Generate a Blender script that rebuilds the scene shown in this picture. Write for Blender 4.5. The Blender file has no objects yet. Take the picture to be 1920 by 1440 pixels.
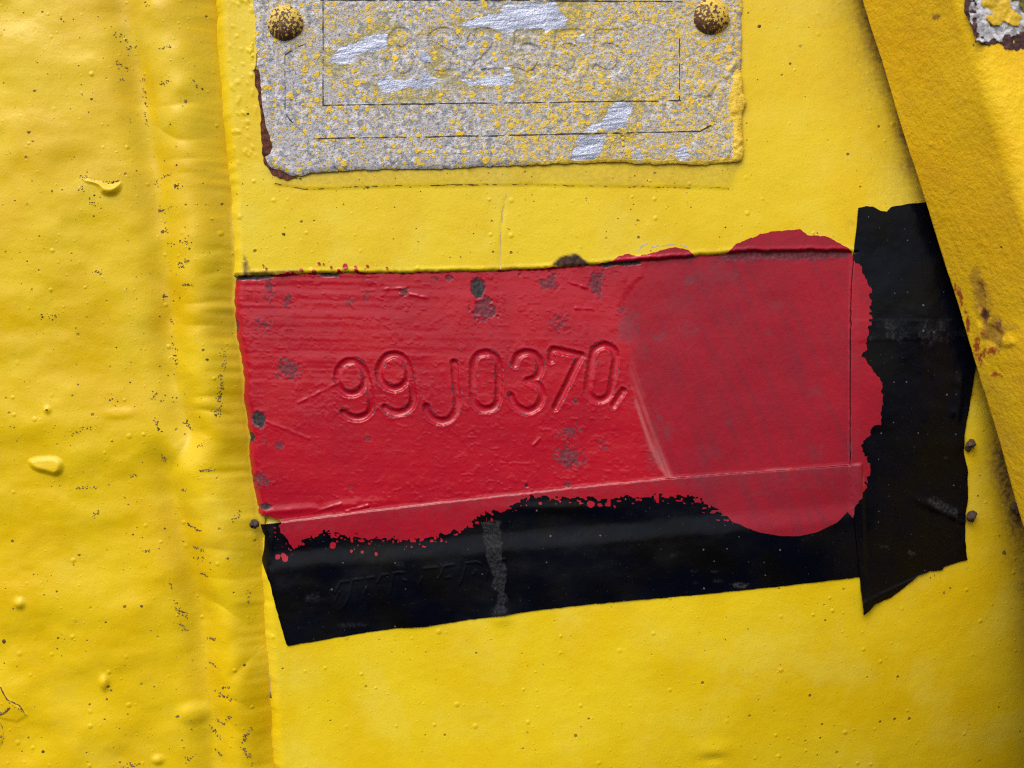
import bpy, math, random
import numpy as np

# ------------------------------------------------------------------ camera, sky, sun, exposure
S = 0.0001            # one unit of the working grid = 0.1 mm (frame is 1920 x 1440 of them)
D = 2000.0            # camera distance from the panel in those units (0.2 m)
scene = bpy.context.scene
COL = scene.collection

cam_d = bpy.data.cameras.new("camera")
cam = bpy.data.objects.new("camera", cam_d); COL.objects.link(cam)
cam.location = (0, -D * S, 0); cam.rotation_euler = (math.radians(90), 0, 0)
cam_d.sensor_width = 36.0
cam_d.lens = 36.0 * D / 1920.0
cam_d.clip_start = 0.005; cam_d.clip_end = 100.0
cam_d.dof.use_dof = True
cam_d.dof.focus_distance = (D - 6) * S
cam_d.dof.aperture_fstop = 22.0
scene.camera = cam

world = bpy.data.worlds.new("World"); scene.world = world; world.use_nodes = True
wn = world.node_tree.nodes; wl = world.node_tree.links
SUN_EL, SUN_AZ = math.radians(50), math.radians(-28)      # azimuth: 0 = behind the camera, negative = to the left
sky = wn.new("ShaderNodeTexSky"); sky.sky_type = 'NISHITA'; sky.sun_disc = False
sky.sun_elevation = SUN_EL
sky.sun_rotation = math.radians(180) - SUN_AZ
sky.air_density = 1.0; sky.dust_density = 3.5; sky.ozone_density = 1.0
bg = wn["Background"]; bg.inputs[1].default_value = 0.12
wl.new(sky.outputs[0], bg.inputs[0])

sun_d = bpy.data.lights.new("sun", 'SUN'); sun = bpy.data.objects.new("sun", sun_d); COL.objects.link(sun)
sun_d.energy = 1.8; sun_d.angle = math.radians(52); sun_d.color = (1.0, 0.95, 0.87)
sd = (math.sin(SUN_AZ) * math.cos(SUN_EL), -math.cos(SUN_AZ) * math.cos(SUN_EL), math.sin(SUN_EL))   # towards the sun
from mathutils import Vector
sun.rotation_euler = Vector(sd).to_track_quat('Z', 'Y').to_euler()
sun.location = Vector(sd) * 2

vs = scene.view_settings
vs.view_transform = 'Standard'; vs.look = 'None'; vs.exposure = 0.45; vs.gamma = 1.0; vs.use_curve_mapping = False
scene.render.engine = 'CYCLES'
scene.cycles.use_denoising = False
scene.cycles.filter_width = 1.2
scene.cycles.max_bounces = 4

# ------------------------------------------------------------------ numpy helpers
rng = np.random.default_rng(7)
TAB = rng.random((16, 256, 256))

def vn(x, y, sx, sy=None, seed=0, rot=0.0):
    """smooth value noise in -1..1, cell size sx by sy"""
    sy = sx if sy is None else sy
    if rot:
        c, s = math.cos(rot), math.sin(rot); x, y = x * c + y * s, -x * s + y * c
    u = x / sx + seed * 17.13; v = y / sy + seed * 31.7
    i = np.floor(u).astype(int); j = np.floor(v).astype(int); fu = u - i; fv = v - j
    fu = fu * fu * fu * (fu * (fu * 6 - 15) + 10); fv = fv * fv * fv * (fv * (fv * 6 - 15) + 10)
    T = TAB[seed % 16]; i0 = i & 255; i1 = (i + 1) & 255; j0 = j & 255; j1 = (j + 1) & 255
    a = T[j0, i0] * (1 - fu) + T[j0, i1] * fu; b = T[j1, i0] * (1 - fu) + T[j1, i1] * fu
    return (a * (1 - fv) + b * fv) * 2 - 1

def fbm(x, y, s, o=4, seed=0, ax=1.0, rot=0.0):
    r = 0; a = 1.0; t = 0
    for k in range(o):
        r = r + a * vn(x, y, s * ax, s, seed + k, rot); t += a; a *= 0.5; s *= 0.5
    return r / t

def sm(e0, e1, x):
    t = np.clip((x - e0) / (e1 - e0), 0, 1); return t * t * (3 - 2 * t)

def seg_dist(x, y, pts, closed=False):
    pts = np.asarray(pts, float); n = len(pts); d = np.full(x.shape, 1e9)
    for k in range(n if closed else n - 1):
        a = pts[k]; b = pts[(k + 1) % n]; ab = b - a; L = ab @ ab + 1e-9
        t = np.clip(((x - a[0]) * ab[0] + (y - a[1]) * ab[1]) / L, 0, 1)
        d = np.minimum(d, (x - a[0] - t * ab[0]) ** 2 + (y - a[1] - t * ab[1]) ** 2)
    return np.sqrt(d)

def poly_in(x, y, pts):
    """signed distance, positive inside"""
    pts = np.asarray(pts, float); n = len(pts); ins = np.zeros(x.shape, bool)
    for k in range(n):
        ax, ay = pts[k]; bx, by = pts[(k + 1) % n]
        if ay == by: continue
        c = ((ay > y) != (by > y)) & (x < (bx - ax) * (y - ay) / (by - ay) + ax)
        ins ^= c
    d = seg_dist(x, y, pts, True)
    return np.where(ins, d, -d)

def poly_blob(x, y, pts, soft=3.0, namp=0.0, nsc=8, seed=0):
    """0..1 mask of a polygon, computed only near it"""
    P = np.asarray(pts, float); m = np.zeros(x.shape)
    k = (x > P[:, 0].min() - 30) & (x < P[:, 0].max() + 30) & (y > P[:, 1].min() - 30) & (y < P[:, 1].max() + 30)
    if k.any():
        f = poly_in(x[k], y[k], pts)
        if namp: f = f + namp * fbm(x[k], y[k], nsc, 3, seed)
        m[k] = sm(-soft, soft, f)
    return m

def blob(x, y, cx, cy, rx, ry=None, seed=0, n=0.6, nsc=None):
    ry = rx if ry is None else ry; m = np.zeros(x.shape)
    k = (abs(x - cx) < rx * 2) & (abs(y - cy) < ry * 2)
    if k.any():
        r = np.sqrt(((x[k] - cx) / rx) ** 2 + ((y[k] - cy) / ry) ** 2) + n * fbm(x[k], y[k], nsc or max(4, min(rx, ry) * .7), 3, seed)
        m[k] = 1 - sm(0.6, 1.15, r)
    return m

def W(x, y, h):
    return np.stack([(x - 960) * S, -h * S, (720 - y) * S], 1)

def apparent(x, y, h):
    k = 1.0 / (1.0 - h / D); return 960 + (x - 960) * k, 720 + (y - 720) * k

def true_at(px, py, h):
    k = 1.0 - h / D; return 960 + (px - 960) * k, 720 + (py - 720) * k

# ------------------------------------------------------------------ object helpers
def link_mesh(name, V, T, mat, parent=None, attrs=None, smooth=True, flat_from=None):
    me = bpy.data.meshes.new(name)
    c = (V.min(0) + V.max(0)) / 2 if parent is None or len(V) else np.zeros(3)
    c[1] = V[:, 1].max()
    Vl = (V - c).astype(np.float32); T = T.astype(np.int32)
    me.vertices.add(len(Vl)); me.vertices.foreach_set("co", Vl.ravel())
    me.loops.add(T.size); me.loops.foreach_set("vertex_index", T.ravel())
    me.polygons.add(len(T)); me.polygons.foreach_set("loop_start", np.arange(0, T.size, 3, dtype=np.int32))
    try: me.polygons.foreach_set("loop_total", np.full(len(T), 3, np.int32))
    except Exception: pass
    us = np.full(len(T), smooth, bool)
    if flat_from is not None: us[flat_from:] = False
    me.polygons.foreach_set("use_smooth", us)
    me.update(calc_edges=True); me.validate()
    for k, v in (attrs or {}).items():
        a = me.attributes.new(k, 'FLOAT', 'POINT'); a.data.foreach_set("value", np.asarray(v, np.float32))
    o = bpy.data.objects.new(name, me); COL.objects.link(o); me.materials.append(mat)
    o.location = c
    if parent is not None:
        o.parent = parent
        o.location = Vector(c) - (parent.matrix_world.translation if parent.parent is None and False else Vector(parent["_wc"]))
    o["_wc"] = [float(q) for q in c]
    return o

def tag(o, label, cat, group=None, kind=None):
    o["label"] = label
    if cat: o["category"] = cat
    if group: o["group"] = group
    if kind: o["kind"] = kind
    return o

def contour(name, box, step, F, H, mat, thick=0.0, parent=None, attrs=None, smooth=True):
    """solid sheet over the region F > 0 of the box, front at height H, with a rim of the given thickness"""
    x0, y0, x1, y1 = box
    gx = np.arange(x0, x1 + step, step); gy = np.arange(y0, y1 + step, step)
    nx, ny = len(gx), len(gy)
    X, Y = np.meshgrid(gx, gy); X = X.ravel(); Y = Y.ravel()
    f = F(X, Y) if F is not None else np.ones(X.shape)
    f = np.where(f == 0, 1e-6, f)
    a = (np.arange(ny - 1)[:, None] * nx + np.arange(nx - 1)[None, :]).ravel()
    b = a + 1; c = a + nx + 1; d = a + nx
    tri = np.concatenate([np.stack([a, c, b], 1), np.stack([a, d, c], 1)])
    ins = f > 0; cnt = ins[tri].sum(1)
    full = tri[cnt == 3]; out = [full]; nb = len(X); segs = None
    PX, PY = X, Y
    mix = tri[(cnt == 1) | (cnt == 2)]
    if len(mix):
        mi = ins[mix]; one = mi.sum(1) == 1
        odd = np.where(one, mi.argmax(1), (~mi).argmax(1)); r = np.arange(len(mix))
        p = mix[r, odd]; q = mix[r, (odd + 1) % 3]; s_ = mix[r, (odd + 2) % 3]
        def key(u, v): return np.minimum(u, v).astype(np.int64) * nb + np.maximum(u, v)
        kk = np.concatenate([key(p, q), key(p, s_)]); uk, inv = np.unique(kk, return_inverse=True)
        u = uk // nb; v = uk % nb; t = f[u] / (f[u] - f[v])
        ex = X[u] + (X[v] - X[u]) * t; ey = Y[u] + (Y[v] - Y[u]) * t
        PX = np.concatenate([X, ex]); PY = np.concatenate([Y, ey])
        pq = nb + inv[:len(p)]; ps = nb + inv[len(p):]
        out.append(np.stack([p, pq, ps], 1)[one])
        t2 = ~one
        out.append(np.stack([pq, q, s_], 1)[t2]); out.append(np.stack([pq, s_, ps], 1)[t2])
        segs = np.concatenate([np.stack([pq, ps], 1)[one], np.stack([ps, pq], 1)[t2]])
    T = np.concatenate(out)
    if len(T) == 0: return None
    h = np.zeros(len(PX)); used = np.unique(T); h[used] = H(PX[used], PY[used])
    remap = np.full(len(PX), -1); remap[used] = np.arange(len(used))
    PXu, PYu, hu = PX[used], PY[used], h[used]; T = remap[T]
    V = W(PXu, PYu, hu); at = {k: g(PXu, PYu) for k, g in (attrs or {}).items()}
    ff = None
    if thick and segs is not None:
        segs = remap[segs]; segs = segs[(segs >= 0).all(1)]
        bu, binv = np.unique(segs, return_inverse=True); binv = binv.reshape(segs.shape)
        n0 = len(V); m = len(bu)
        top = V[bu]; bot = V[bu].copy(); bot[:, 1] += thick * S
        V = np.concatenate([V, top, bot])
        i, j = n0 + binv[:, 0], n0 + binv[:, 1]
        ff = len(T)
        T = np.concatenate([T, np.stack([i, i + m, j], 1), np.stack([j, i + m, j + m], 1)])
        at = {k: np.concatenate([g, g[bu], g[bu]]) for k, g in at.items()}
    return link_mesh(name, V, T, mat, parent, at, smooth, None)

# ------------------------------------------------------------------ material helper
class M:
    def __init__(s, name, flat=True):
        s.flat = flat
        s.m = bpy.data.materials.new(name); s.m.use_nodes = True
        s.t = s.m.node_tree; s.b = s.t.nodes["Principled BSDF"]
        g = s.t.nodes.new("ShaderNodeNewGeometry"); v = s.t.nodes.new("ShaderNodeVectorMath"); v.operation = 'SCALE'
        v.inputs["Scale"].default_value = 1.0 / S; s.t.links.new(g.outputs["Position"], v.inputs[0]); s.pos = v.outputs[0]
        if flat:
            sp = s.t.nodes.new("ShaderNodeSeparateXYZ"); cb = s.t.nodes.new("ShaderNodeCombineXYZ")
            s.link(s.pos, sp.inputs[0]); s.link(sp.outputs[0], cb.inputs[0]); s.link(sp.outputs[2], cb.inputs[1]); s.pos = cb.outputs[0]
    def link(s, a, b): s.t.links.new(a, b)
    def put(s, sock, v):
        if isinstance(v, bpy.types.NodeSocket): s.link(v, sock)
        elif v is not None: sock.default_value = v
    def warp(s, sx=1, sy=1, sz=1, rot=0.0):
        m = s.t.nodes.new("ShaderNodeMapping"); m.inputs["Scale"].default_value = (sx, sz, 1) if s.flat else (sx, sy, sz)
        r = s.t.nodes.new("ShaderNodeVectorRotate"); r.rotation_type = 'Z_AXIS' if s.flat else 'Y_AXIS'; r.inputs["Angle"].default_value = -rot if s.flat else rot
        s.link(s.pos, r.inputs["Vector"]); s.link(r.outputs[0], m.inputs["Vector"]); return m.outputs[0]
    def noise(s, size, detail=3, rough=0.5, vec=None, dist=0.0):
        n = s.t.nodes.new("ShaderNodeTexNoise"); n.noise_dimensions = '2D' if s.flat else '3D'; n.inputs["Scale"].default_value = 1.0 / size
        n.inputs["Detail"].default_value = detail; n.inputs["Roughness"].default_value = rough; n.inputs["Distortion"].default_value = dist
        s.link(vec or s.pos, n.inputs["Vector"]); return n.outputs["Fac"]
    def vor(s, size, feature='F1', out="Distance", rnd=1.0, vec=None):
        n = s.t.nodes.new("ShaderNodeTexVoronoi"); n.voronoi_dimensions = '2D' if s.flat else '3D'; n.feature = feature; n.inputs["Scale"].default_value = 1.0 / size
        n.inputs["Randomness"].default_value = rnd
        s.link(vec or s.pos, n.inputs["Vector"]); return n.outputs[out]
    def spots(s, size, rmax, power=3.0, keep=1.0, wob=0.0, soft=.035):
        """scattered round marks of random size; rmax in cell units, keep = share of the cells that carry one"""
        n = s.t.nodes.new("ShaderNodeTexVoronoi"); n.voronoi_dimensions = '2D' if s.flat else '3D'; n.inputs["Scale"].default_value = 1.0 / size
        s.link(s.pos, n.inputs["Vector"]); sp = s.t.nodes.new("ShaderNodeSeparateColor"); s.link(n.outputs["Color"], sp.inputs[0])
        r = s.math('MULTIPLY', s.math('POWER', sp.outputs[0], power), rmax)
        r = s.math('MULTIPLY', r, s.math('LESS_THAN', sp.outputs[1], keep))
        d = n.outputs["Distance"]
        if wob: d = s.math('ADD', d, s.math('MULTIPLY', s.math('SUBTRACT', s.noise(size * .28, 2), .5), wob))
        return s.ramp(s.math('SUBTRACT', r, d), -soft, soft)
    def ramp(s, v, a, b, lo=0.0, hi=1.0):
        n = s.t.nodes.new("ShaderNodeMapRange"); n.interpolation_type = 'SMOOTHSTEP'
        s.put(n.inputs[0], v); n.inputs[1].default_value = a; n.inputs[2].default_value = b; n.inputs[3].default_value = lo; n.inputs[4].default_value = hi
        return n.outputs[0]
    def math(s, op, a, b=0.0):
        n = s.t.nodes.new("ShaderNodeMath"); n.operation = op; s.put(n.inputs[0], a); s.put(n.inputs[1], b); return n.outputs[0]
    def attr(s, name):
        n = s.t.nodes.new("ShaderNodeAttribute"); n.attribute_name = name; return n.outputs["Fac"]
    def mix(s, f, a, b):
        n = s.t.nodes.new("ShaderNodeMix"); n.data_type = 'RGBA'; s.put(n.inputs[0], f)
        for k, v in ((6, a), (7, b)):
            s.put(n.inputs[k], v if isinstance(v, bpy.types.NodeSocket) else (*v, 1.0))
        return n.outputs[2]
    def mixf(s, f, a, b):
        n = s.t.nodes.new("ShaderNodeMix"); s.put(n.inputs[0], f); s.put(n.inputs[2], a); s.put(n.inputs[3], b); return n.outputs[0]
    def bump(s, hts, prev=None):
        """hts: list of (height socket, depth in grid units)"""
        tot = None
        for h, d in hts:
            q = s.math('MULTIPLY', h, d); tot = q if tot is None else s.math('ADD', tot, q)
        n = s.t.nodes.new("ShaderNodeBump"); n.inputs["Strength"].default_value = 1.0; n.inputs["Distance"].default_value = S
        s.link(tot, n.inputs["Height"]); return n.outputs[0]
    def out(s, col=None, rough=None, normal=None, metal=None, spec=None, coat=None, coat_rough=None):
        b = s.b.inputs
        if col is not None: s.put(b["Base Color"], col if isinstance(col, bpy.types.NodeSocket) else (*col, 1))
        s.put(b["Roughness"], rough); s.put(b["Metallic"], metal); s.put(b["Specular IOR Level"], spec)
        s.put(b["Coat Weight"], coat); s.put(b["Coat Roughness"], coat_rough)
        if normal: s.link(normal, b["Normal"])
        return s.m

def yellow(name, base, deep, pale, pale_lo, nib, grain, rough, dirt_col=(0.13, 0.075, 0.03), flat=True, rc=((0.075, 0.03, 0.018), (0.018, 0.014, 0.014))):
    m = M(name, flat)
    c = m.mix(m.ramp(m.noise(170, 4, .55), .35, .68), base, deep)
    c = m.mix(m.math('MULTIPLY', m.ramp(m.noise(150, 4, .6), pale_lo, pale_lo + .3), .45), c, pale)
    fine = m.noise(5, 3, .6)
    c = m.mix(m.math('MULTIPLY', m.ramp(fine, .62, .8), .35), c, tuple(q * .62 for q in deep))
    pits = m.spots(30, .10, 2.0, .3); pk = m.ramp(m.noise(90, 2), .40, .60)
    c = m.mix(m.math('MULTIPLY', m.math('MULTIPLY', pits, pk), .8), c, (0.10, 0.062, 0.02))
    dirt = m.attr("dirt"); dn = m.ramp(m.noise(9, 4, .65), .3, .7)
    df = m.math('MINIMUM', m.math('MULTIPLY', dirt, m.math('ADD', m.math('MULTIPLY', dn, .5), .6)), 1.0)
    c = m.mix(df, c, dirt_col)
    rust = m.attr("rust"); rc = m.mix(m.ramp(m.noise(10, 4), .35, .7), *rc)
    c = m.mix(rust, c, rc)
    nibs = m.spots(34, .12, 2.0, .40, 0, .09); nk = m.ramp(m.noise(110, 2), .38, .6)
    n = m.bump([(m.noise(22, 3, .5), .5), (fine if flat else m.noise(9, 3, .6), grain if flat else 1.8), (m.math('MULTIPLY', nibs, nk), nib), (m.math('MULTIPLY', pits, pk), -1.2)])
    r = m.mixf(m.ramp(m.noise(70, 3), .35, .7), rough - .06, rough + .08)
    return m.out(c, m.mixf(m.math('MAXIMUM', df, rust), r, .85), n, spec=.32)

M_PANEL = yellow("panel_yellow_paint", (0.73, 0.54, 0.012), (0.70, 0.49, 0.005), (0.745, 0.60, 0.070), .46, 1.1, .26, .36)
M_WELD = yellow("weld_yellow_paint", (0.71, 0.50, 0.008), (0.67, 0.44, 0.003), (0.73, 0.56, 0.055), .52, 1.2, .25, .28)
M_BAR = yellow("bar_yellow_paint", (0.84, 0.555, 0.006), (0.80, 0.485, 0.004), (0.74, 0.49, 0.05), .56, 1.6, 1.7, .60, (0.46, 0.255, 0.03), False, ((0.27, 0.10, 0.04), (0.075, 0.032, 0.022)))

# ------------------------------------------------------------------ the shape of the surface (heights in grid units)
EDGE = np.array([(-300, 400), (0, 405), (100, 410), (200, 415), (330, 428), (440, 433), (500, 437), (560, 434), (600, 437), (680, 447), (750, 455), (820, 461),
                 (900, 470), (970, 481), (1050, 488), (1150, 495), (1250, 500), (1350, 505), (1440, 516), (1800, 540)], float)
def edge_x(y): return np.interp(y, EDGE[:, 0], EDGE[:, 1]) + 2.5 * vn(y, y * 0, 38, seed=3) + 1.2 * vn(y, y * 0, 11, seed=4)

SCRAPE_TOP = np.array([(400, 519), (437, 517), (520, 514), (600, 511), (760, 510), (900, 508), (1000, 504), (1060, 499), (1110, 497), (1150, 492), (1230, 486),
                       (1300, 479), (1400, 472), (1500, 470), (1597, 470), (1700, 470)], float)
def scrape_f(x, y):
    """positive inside the area where the yellow paint was taken off"""
    t = np.interp(x, SCRAPE_TOP[:, 0], SCRAPE_TOP[:, 1]) + 1.5 * vn(x, x * 0, 26, seed=5) + .8 * vn(x, x * 0, 7, seed=6)
    return np.minimum(np.minimum(y - t, (1680 - x) / 14), (1062 - (x - 480) * .085 - y) / 14)

DENTS = [(1345, 1415, 34, 20, 3.0), (940, 1158, 22, 12, 3.0), (1340, 1430, 26, 10, -3.0)]
def h_panel(x, y):
    h = 6 + 1.6 * fbm(x, y, 210, 3, 1) + .45 * fbm(x, y, 42, 3, 2)
    sf = scrape_f(x, y); fade = 1 - sm(1588, 1612, x)
    h -= 5.0 * sm(-1.0, 2.0, sf) * fade
    h += (1.1 + .9 * vn(x, y, 45, seed=9)) * np.exp(-((sf + 3.5) / 3.0) ** 2) * fade
    p = np.clip((x - 1350) * .75 + (y - 1000) * .66, 0, 900)     # bend added to the plate to darken its lower right
    h -= 175 * (p / 718) ** 2
    for cx, cy, rx, ry, a in DENTS: h += a * np.exp(-(((x - cx) / rx) ** 2 + ((y - cy) / ry) ** 2))
    d = x - edge_x(y); t = np.clip(1 - d / 24.0, 0, 1.4)
    h -= 18 * t ** 2.0
    # edge of an older coat below the data plate and a hairline scratch
    yl = np.interp(x, [500, 590, 640, 1000, 1100, 1365, 1400], [345, 355, 352, 347, 350, 353, 340]) + 1.5 * vn(x, x * 0, 30, seed=8)
    k = sm(505, 525, x) * (1 - sm(1355, 1375, x))
    h += k * 1.3 * (1 - sm(-1.5, 2.0, y - yl)) * sm(-40, -5, y - yl)
    xs = np.interp(y, [360, 430, 505], [949, 940, 938])
    h -= 1.0 * np.exp(-((x - xs) / 2.2) ** 2) * sm(365, 380, y) * (1 - sm(500, 508, y))
    # crumbs of thick paint next to the plate's left side
    h += 1.6 * sm(.35, .6, fbm(x, y, 9, 2, 9)) * sm(425, 440, x) * (1 - sm(480, 486, x)) * (1 - sm(280, 330, y))
    return h

G1 = np.array([(-200, 190), (0, 226), (100, 248), (200, 268), (350, 288), (560, 312), (700, 322), (800, 346), (860, 368)], float)
G2 = np.array([(800, 288), (840, 296), (950, 326), (1050, 352), (1150, 372), (1300, 386), (1440, 396), (1700, 410)], float)
def groove_x(y):
    a = np.interp(y, G1[:, 0], G1[:, 1]); b = np.interp(y, G2[:, 0], G2[:, 1]); w = sm(800, 900, y)
    return a * (1 - w) + b * w + 4 * vn(y, y * 0, 55, seed=10)

def h_left(x, y):
    e = edge_x(y); g = groove_x(y)
    g1 = np.interp(y, G1[:, 0], G1[:, 1]) + 5 * vn(y, y * 0, 60, seed=11); g2 = np.interp(y, G2[:, 0], G2[:, 1]) + 4 * vn(y, y * 0, 50, seed=12)
    h = 9.0 * fbm(x, y, 170, 2, 3, 1.5) + 2.2 * fbm(x, y, 60, 2, 5, 1.3, -.12) + .45 * fbm(x, y, 24, 2, 6, 1.3)
    h += 14 * sm(0, 240, g - x)
    u = np.clip((x - g) / np.maximum(e - g, 30), 0, 1.2)
    bead = np.sin(np.clip(u, 0, 1) * math.pi) ** 1.6
    h += 19 * bead
    ph = (y + .0016 * (x - g - 40) ** 2) / 62 + 1.1 * vn(x, y, 160, 90, seed=13)
    h += 2.4 * bead * (np.abs(np.sin(ph * math.pi)) ** .8 - .6) * np.clip(.3 + .9 * vn(x, y, 60, 90, seed=9), 0, 1.2)
    h -= 18 * np.exp(-((x - g1) / 32) ** 2) * (1 - sm(790, 880, y)) * (.65 + .35 * vn(y, y * 0, 130, seed=14))
    h -= 16 * np.exp(-((x - g2) / 28) ** 2) * sm(815, 880, y) * (.7 + .3 * vn(y, y * 0, 110, seed=15))
    h -= 11 * np.exp(-np.clip(e - x, 0, 400) / 22)
    for cx, cy, rx, ry, a in ((45, 1128, 9, 9, 5), (200, 1277, 8, 13, 5), (297, 1424, 10, 8, 4), (97, 768, 6, 6, 3.5), (362, 1340, 26, 18, 5), (300, 30, 26, 26, 3), (225, 775, 26, 10, 2)):
        h += a * np.exp(-(((x - cx) / rx) ** 2 + ((y - cy) / ry) ** 2) ** 1.4)
    h = h * 1.12
    # loose coat with a cracked outline low on the left
    c = np.minimum(poly_in(x, y, [(-40, 1275), (8, 1282), (24, 1305), (48, 1322), (60, 1336), (40, 1348), (5, 1340), (16, 1375), (4, 1400), (-40, 1400)]), 40) if True else 0
    h += 1.6 * sm(-1.2, 1.2, c)
    return h

# tapes
TAPE_H = [(487, 984), (700, 957), (900, 934), (1100, 912), (1250, 897), (1400, 886), (1592, 872), (1614, 870), (1628, 1083), (1612, 1085), (1450, 1101), (1120, 1130),
          (1010, 1142), (945, 1152), (880, 1160), (850, 1165), (800, 1173), (745, 1176), (690, 1184), (541, 1209), (538, 1204), (520, 1140), (507, 1090), (500, 1076), (486, 1051), (494, 1030), (496, 1005)]
TAPE_V = [(1607, 391), (1622, 387), (1634, 389), (1648, 396), (1660, 398), (1668, 389), (1700, 384), (1780, 376), (1850, 640), (1833, 668), (1826, 700), (1821, 735), (1814, 775), (1807, 815),
          (1806, 845), (1814, 880), (1815, 930), (1809, 980), (1811, 1015), (1815, 1050), (1790, 1057), (1770, 1063), (1768, 1069), (1745, 1071), (1722, 1079), (1697, 1100), (1672, 1120), (1640, 1132), (1625, 1146), (1617, 1152),
          (1613, 1100), (1605, 1010), (1600, 960), (1592, 880), (1592, 700), (1593, 560), (1598, 480), (1603, 430)]
def settle(pts):
    """outline points that lie on the added bend of the plate move with its depth"""
    out = []
    for px, py in pts:
        h = float(h_panel(np.array([float(px)]), np.array([float(py)]))[0])
        out.append(true_at(px, py, h) if h < -2 else (px, py))
    return out
TAPE_V = settle(TAPE_V)
def f_th(x, y): return poly_in(x, y, TAPE_H) + .6 * vn(x, y, 9, seed=2)
def f_tv(x, y): return poly_in(x, y, TAPE_V) + .7 * vn(x, y, 10, seed=3)

LETTERS = [[(629, 1110), (640, 1090), (655, 1088)], [(637, 1108), (630, 1125)], [(662, 1086), (681, 1084)], [(662, 1088), (657, 1115), (648, 1133), (638, 1142)],
           [(689, 1083), (703, 1080)], [(690, 1098), (682, 1112), (682, 1122)], [(709, 1091), (716, 1077), (729, 1075)], [(738, 1074), (746, 1072), (758, 1072)], [(738, 1076), (735, 1095), (731, 1112)],
           [(757, 1085), (763, 1087)], [(795, 1065), (820, 1062)], [(792, 1081), (785, 1098), (788, 1105)], [(821, 1083), (826, 1078), (833, 1060), (851, 1057)], [(835, 1082), (845, 1080)],
           [(873, 1055), (895, 1052), (902, 1056)], [(874, 1060), (868, 1080), (862, 1095)], [(893, 1068), (890, 1074), (886, 1075)], [(915, 1070), (911, 1085)], [(930, 1050), (948, 1047)]]
def h_th(x, y):
    h = 1.0 * fbm(x, y, 120, 2, 4, 1.6) + 2.0 + h_panel(x, y) + 1.0 * sm(2, 6, scrape_f(x, y))
    h += 2.2 * np.exp(-(((x - 775) / 22) ** 2 + ((y - 1150) / 30) ** 2)) + 1.6 * np.exp(-(((x - 945) / 24) ** 2 + ((y - 1150) / 16) ** 2))
    h += 2.0 * np.exp(-((x - 1040) / 90) ** 2 - ((y - 952) / 10) ** 2)
    h += 1.4 * np.exp(-((x + .18 * (y - 1100) - 496) / 5) ** 2) + .8 * fbm(x, y, 30, 2, 8) * (1 - sm(500, 620, x))
    return h
def h_th_emboss(x, y):
    h = h_th(x, y); k = (x > 615) & (x < 965) & (y > 1035) & (y < 1155)
    if k.any():
        d = np.full(k.sum(), 99.0)
        for L in LETTERS: d = np.minimum(d, seg_dist(x[k], y[k], L))
        h[k] += .7 * np.exp(-(d / 1.5) ** 2)
    return h
def h_tv(x, y):
    b = h_panel(x, y); b = b + 3.0 * sm(2, 6, scrape_f(x, y)) * (1 - sm(1588, 1612, x)); k = sm(-4, 3, f_th(x, y)); b = b * (1 - k) + h_th(x, y) * k
    h = b + 2.2 + .9 * fbm(x, y, 90, 2, 5)
    h += .5 * sm(598, 602, y) * (1 - sm(636, 644, y + .04 * (x - 1640))) * sm(-4, 8, x - 1600)
    # creases near the right border and a lifted lower corner
    r = sm(1690, 1800, x)
    h += r * 5.0 * np.exp(-((y - 955 - .42 * (x - 1760)) / 9) ** 2) + r * 4.0 * np.exp(-((y - 838 + .25 * (x - 1760)) / 20) ** 2) + r * 3 * np.exp(-((x - 1800 + .1 * (y - 740)) / 9) ** 2) * sm(690, 720, y) * (1 - sm(770, 800, y))
    h += r * 2.0 * np.abs(fbm(x, y, 46, 2, 9))
    h += 9 * np.exp(-(((x - 1622) / 34) ** 2 + ((y - 1150) / 38) ** 2))
    h += 2.4 * np.exp(-((y - 1128 + .42 * (x - 1640)) / 4) ** 2) * sm(1610, 1630, x) * (1 - sm(1740, 1770, x))
    return h

# ------------------------------------------------------------------ the setting: yellow panel and the welded housing beside it
def dirt_shade_panel(x, y):
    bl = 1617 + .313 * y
    d = 1.0 * np.exp(-np.clip(bl - x - 2, 0, 999) / 34) * (.7 + .5 * fbm(x, y, 60, 2, 4))  # contact shade beside the bar painted in together with brown grime
    d += .30 * np.exp(-np.clip(bl - x, 0, 999) / 90) * (1 - sm(120, 420, y)) * (.8 + .4 * fbm(x, y, 50, 2, 5))
    d += .30 * poly_blob(x, y, [(500, 322), (1385, 310), (1372, 350), (1000, 345), (640, 350), (520, 348)], 9, 6, 40, 2)
    d += .5 * np.exp(-np.abs(np.interp(x, SCRAPE_TOP[:, 0], SCRAPE_TOP[:, 1]) - 3 - y) / 3) * sm(.1, .5, fbm(x, y, 26, 3, 6)) * (1 - sm(1330, 1400, x)) * sm(436, 450, x)
    d += .8 * blob(x, y, 462, 503, 6, 20, 3)
    d += .35 * sm(.25, .6, fbm(x, y, 20, 3, 3)) * np.exp(-np.abs(1600 - x) / 14) * sm(395, 420, y) * (1 - sm(460, 475, y))
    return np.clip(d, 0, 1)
def rust_panel(x, y):
    r = poly_blob(x, y, [(1030, 500), (1042, 490), (1050, 482), (1062, 478), (1080, 478), (1092, 484), (1100, 494), (1120, 502)], 2.5, 4, 9, 2)
    r = np.maximum(r, .8 * poly_blob(x, y, [(436, 516), (520, 514), (560, 512), (560, 508), (500, 509), (440, 512)], 2, 2, 12, 4))
    return r
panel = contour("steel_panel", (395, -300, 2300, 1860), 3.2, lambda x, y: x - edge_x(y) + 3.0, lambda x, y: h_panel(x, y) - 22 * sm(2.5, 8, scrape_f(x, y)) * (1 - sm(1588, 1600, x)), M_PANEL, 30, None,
                {"dirt": dirt_shade_panel, "rust": rust_panel})
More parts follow.
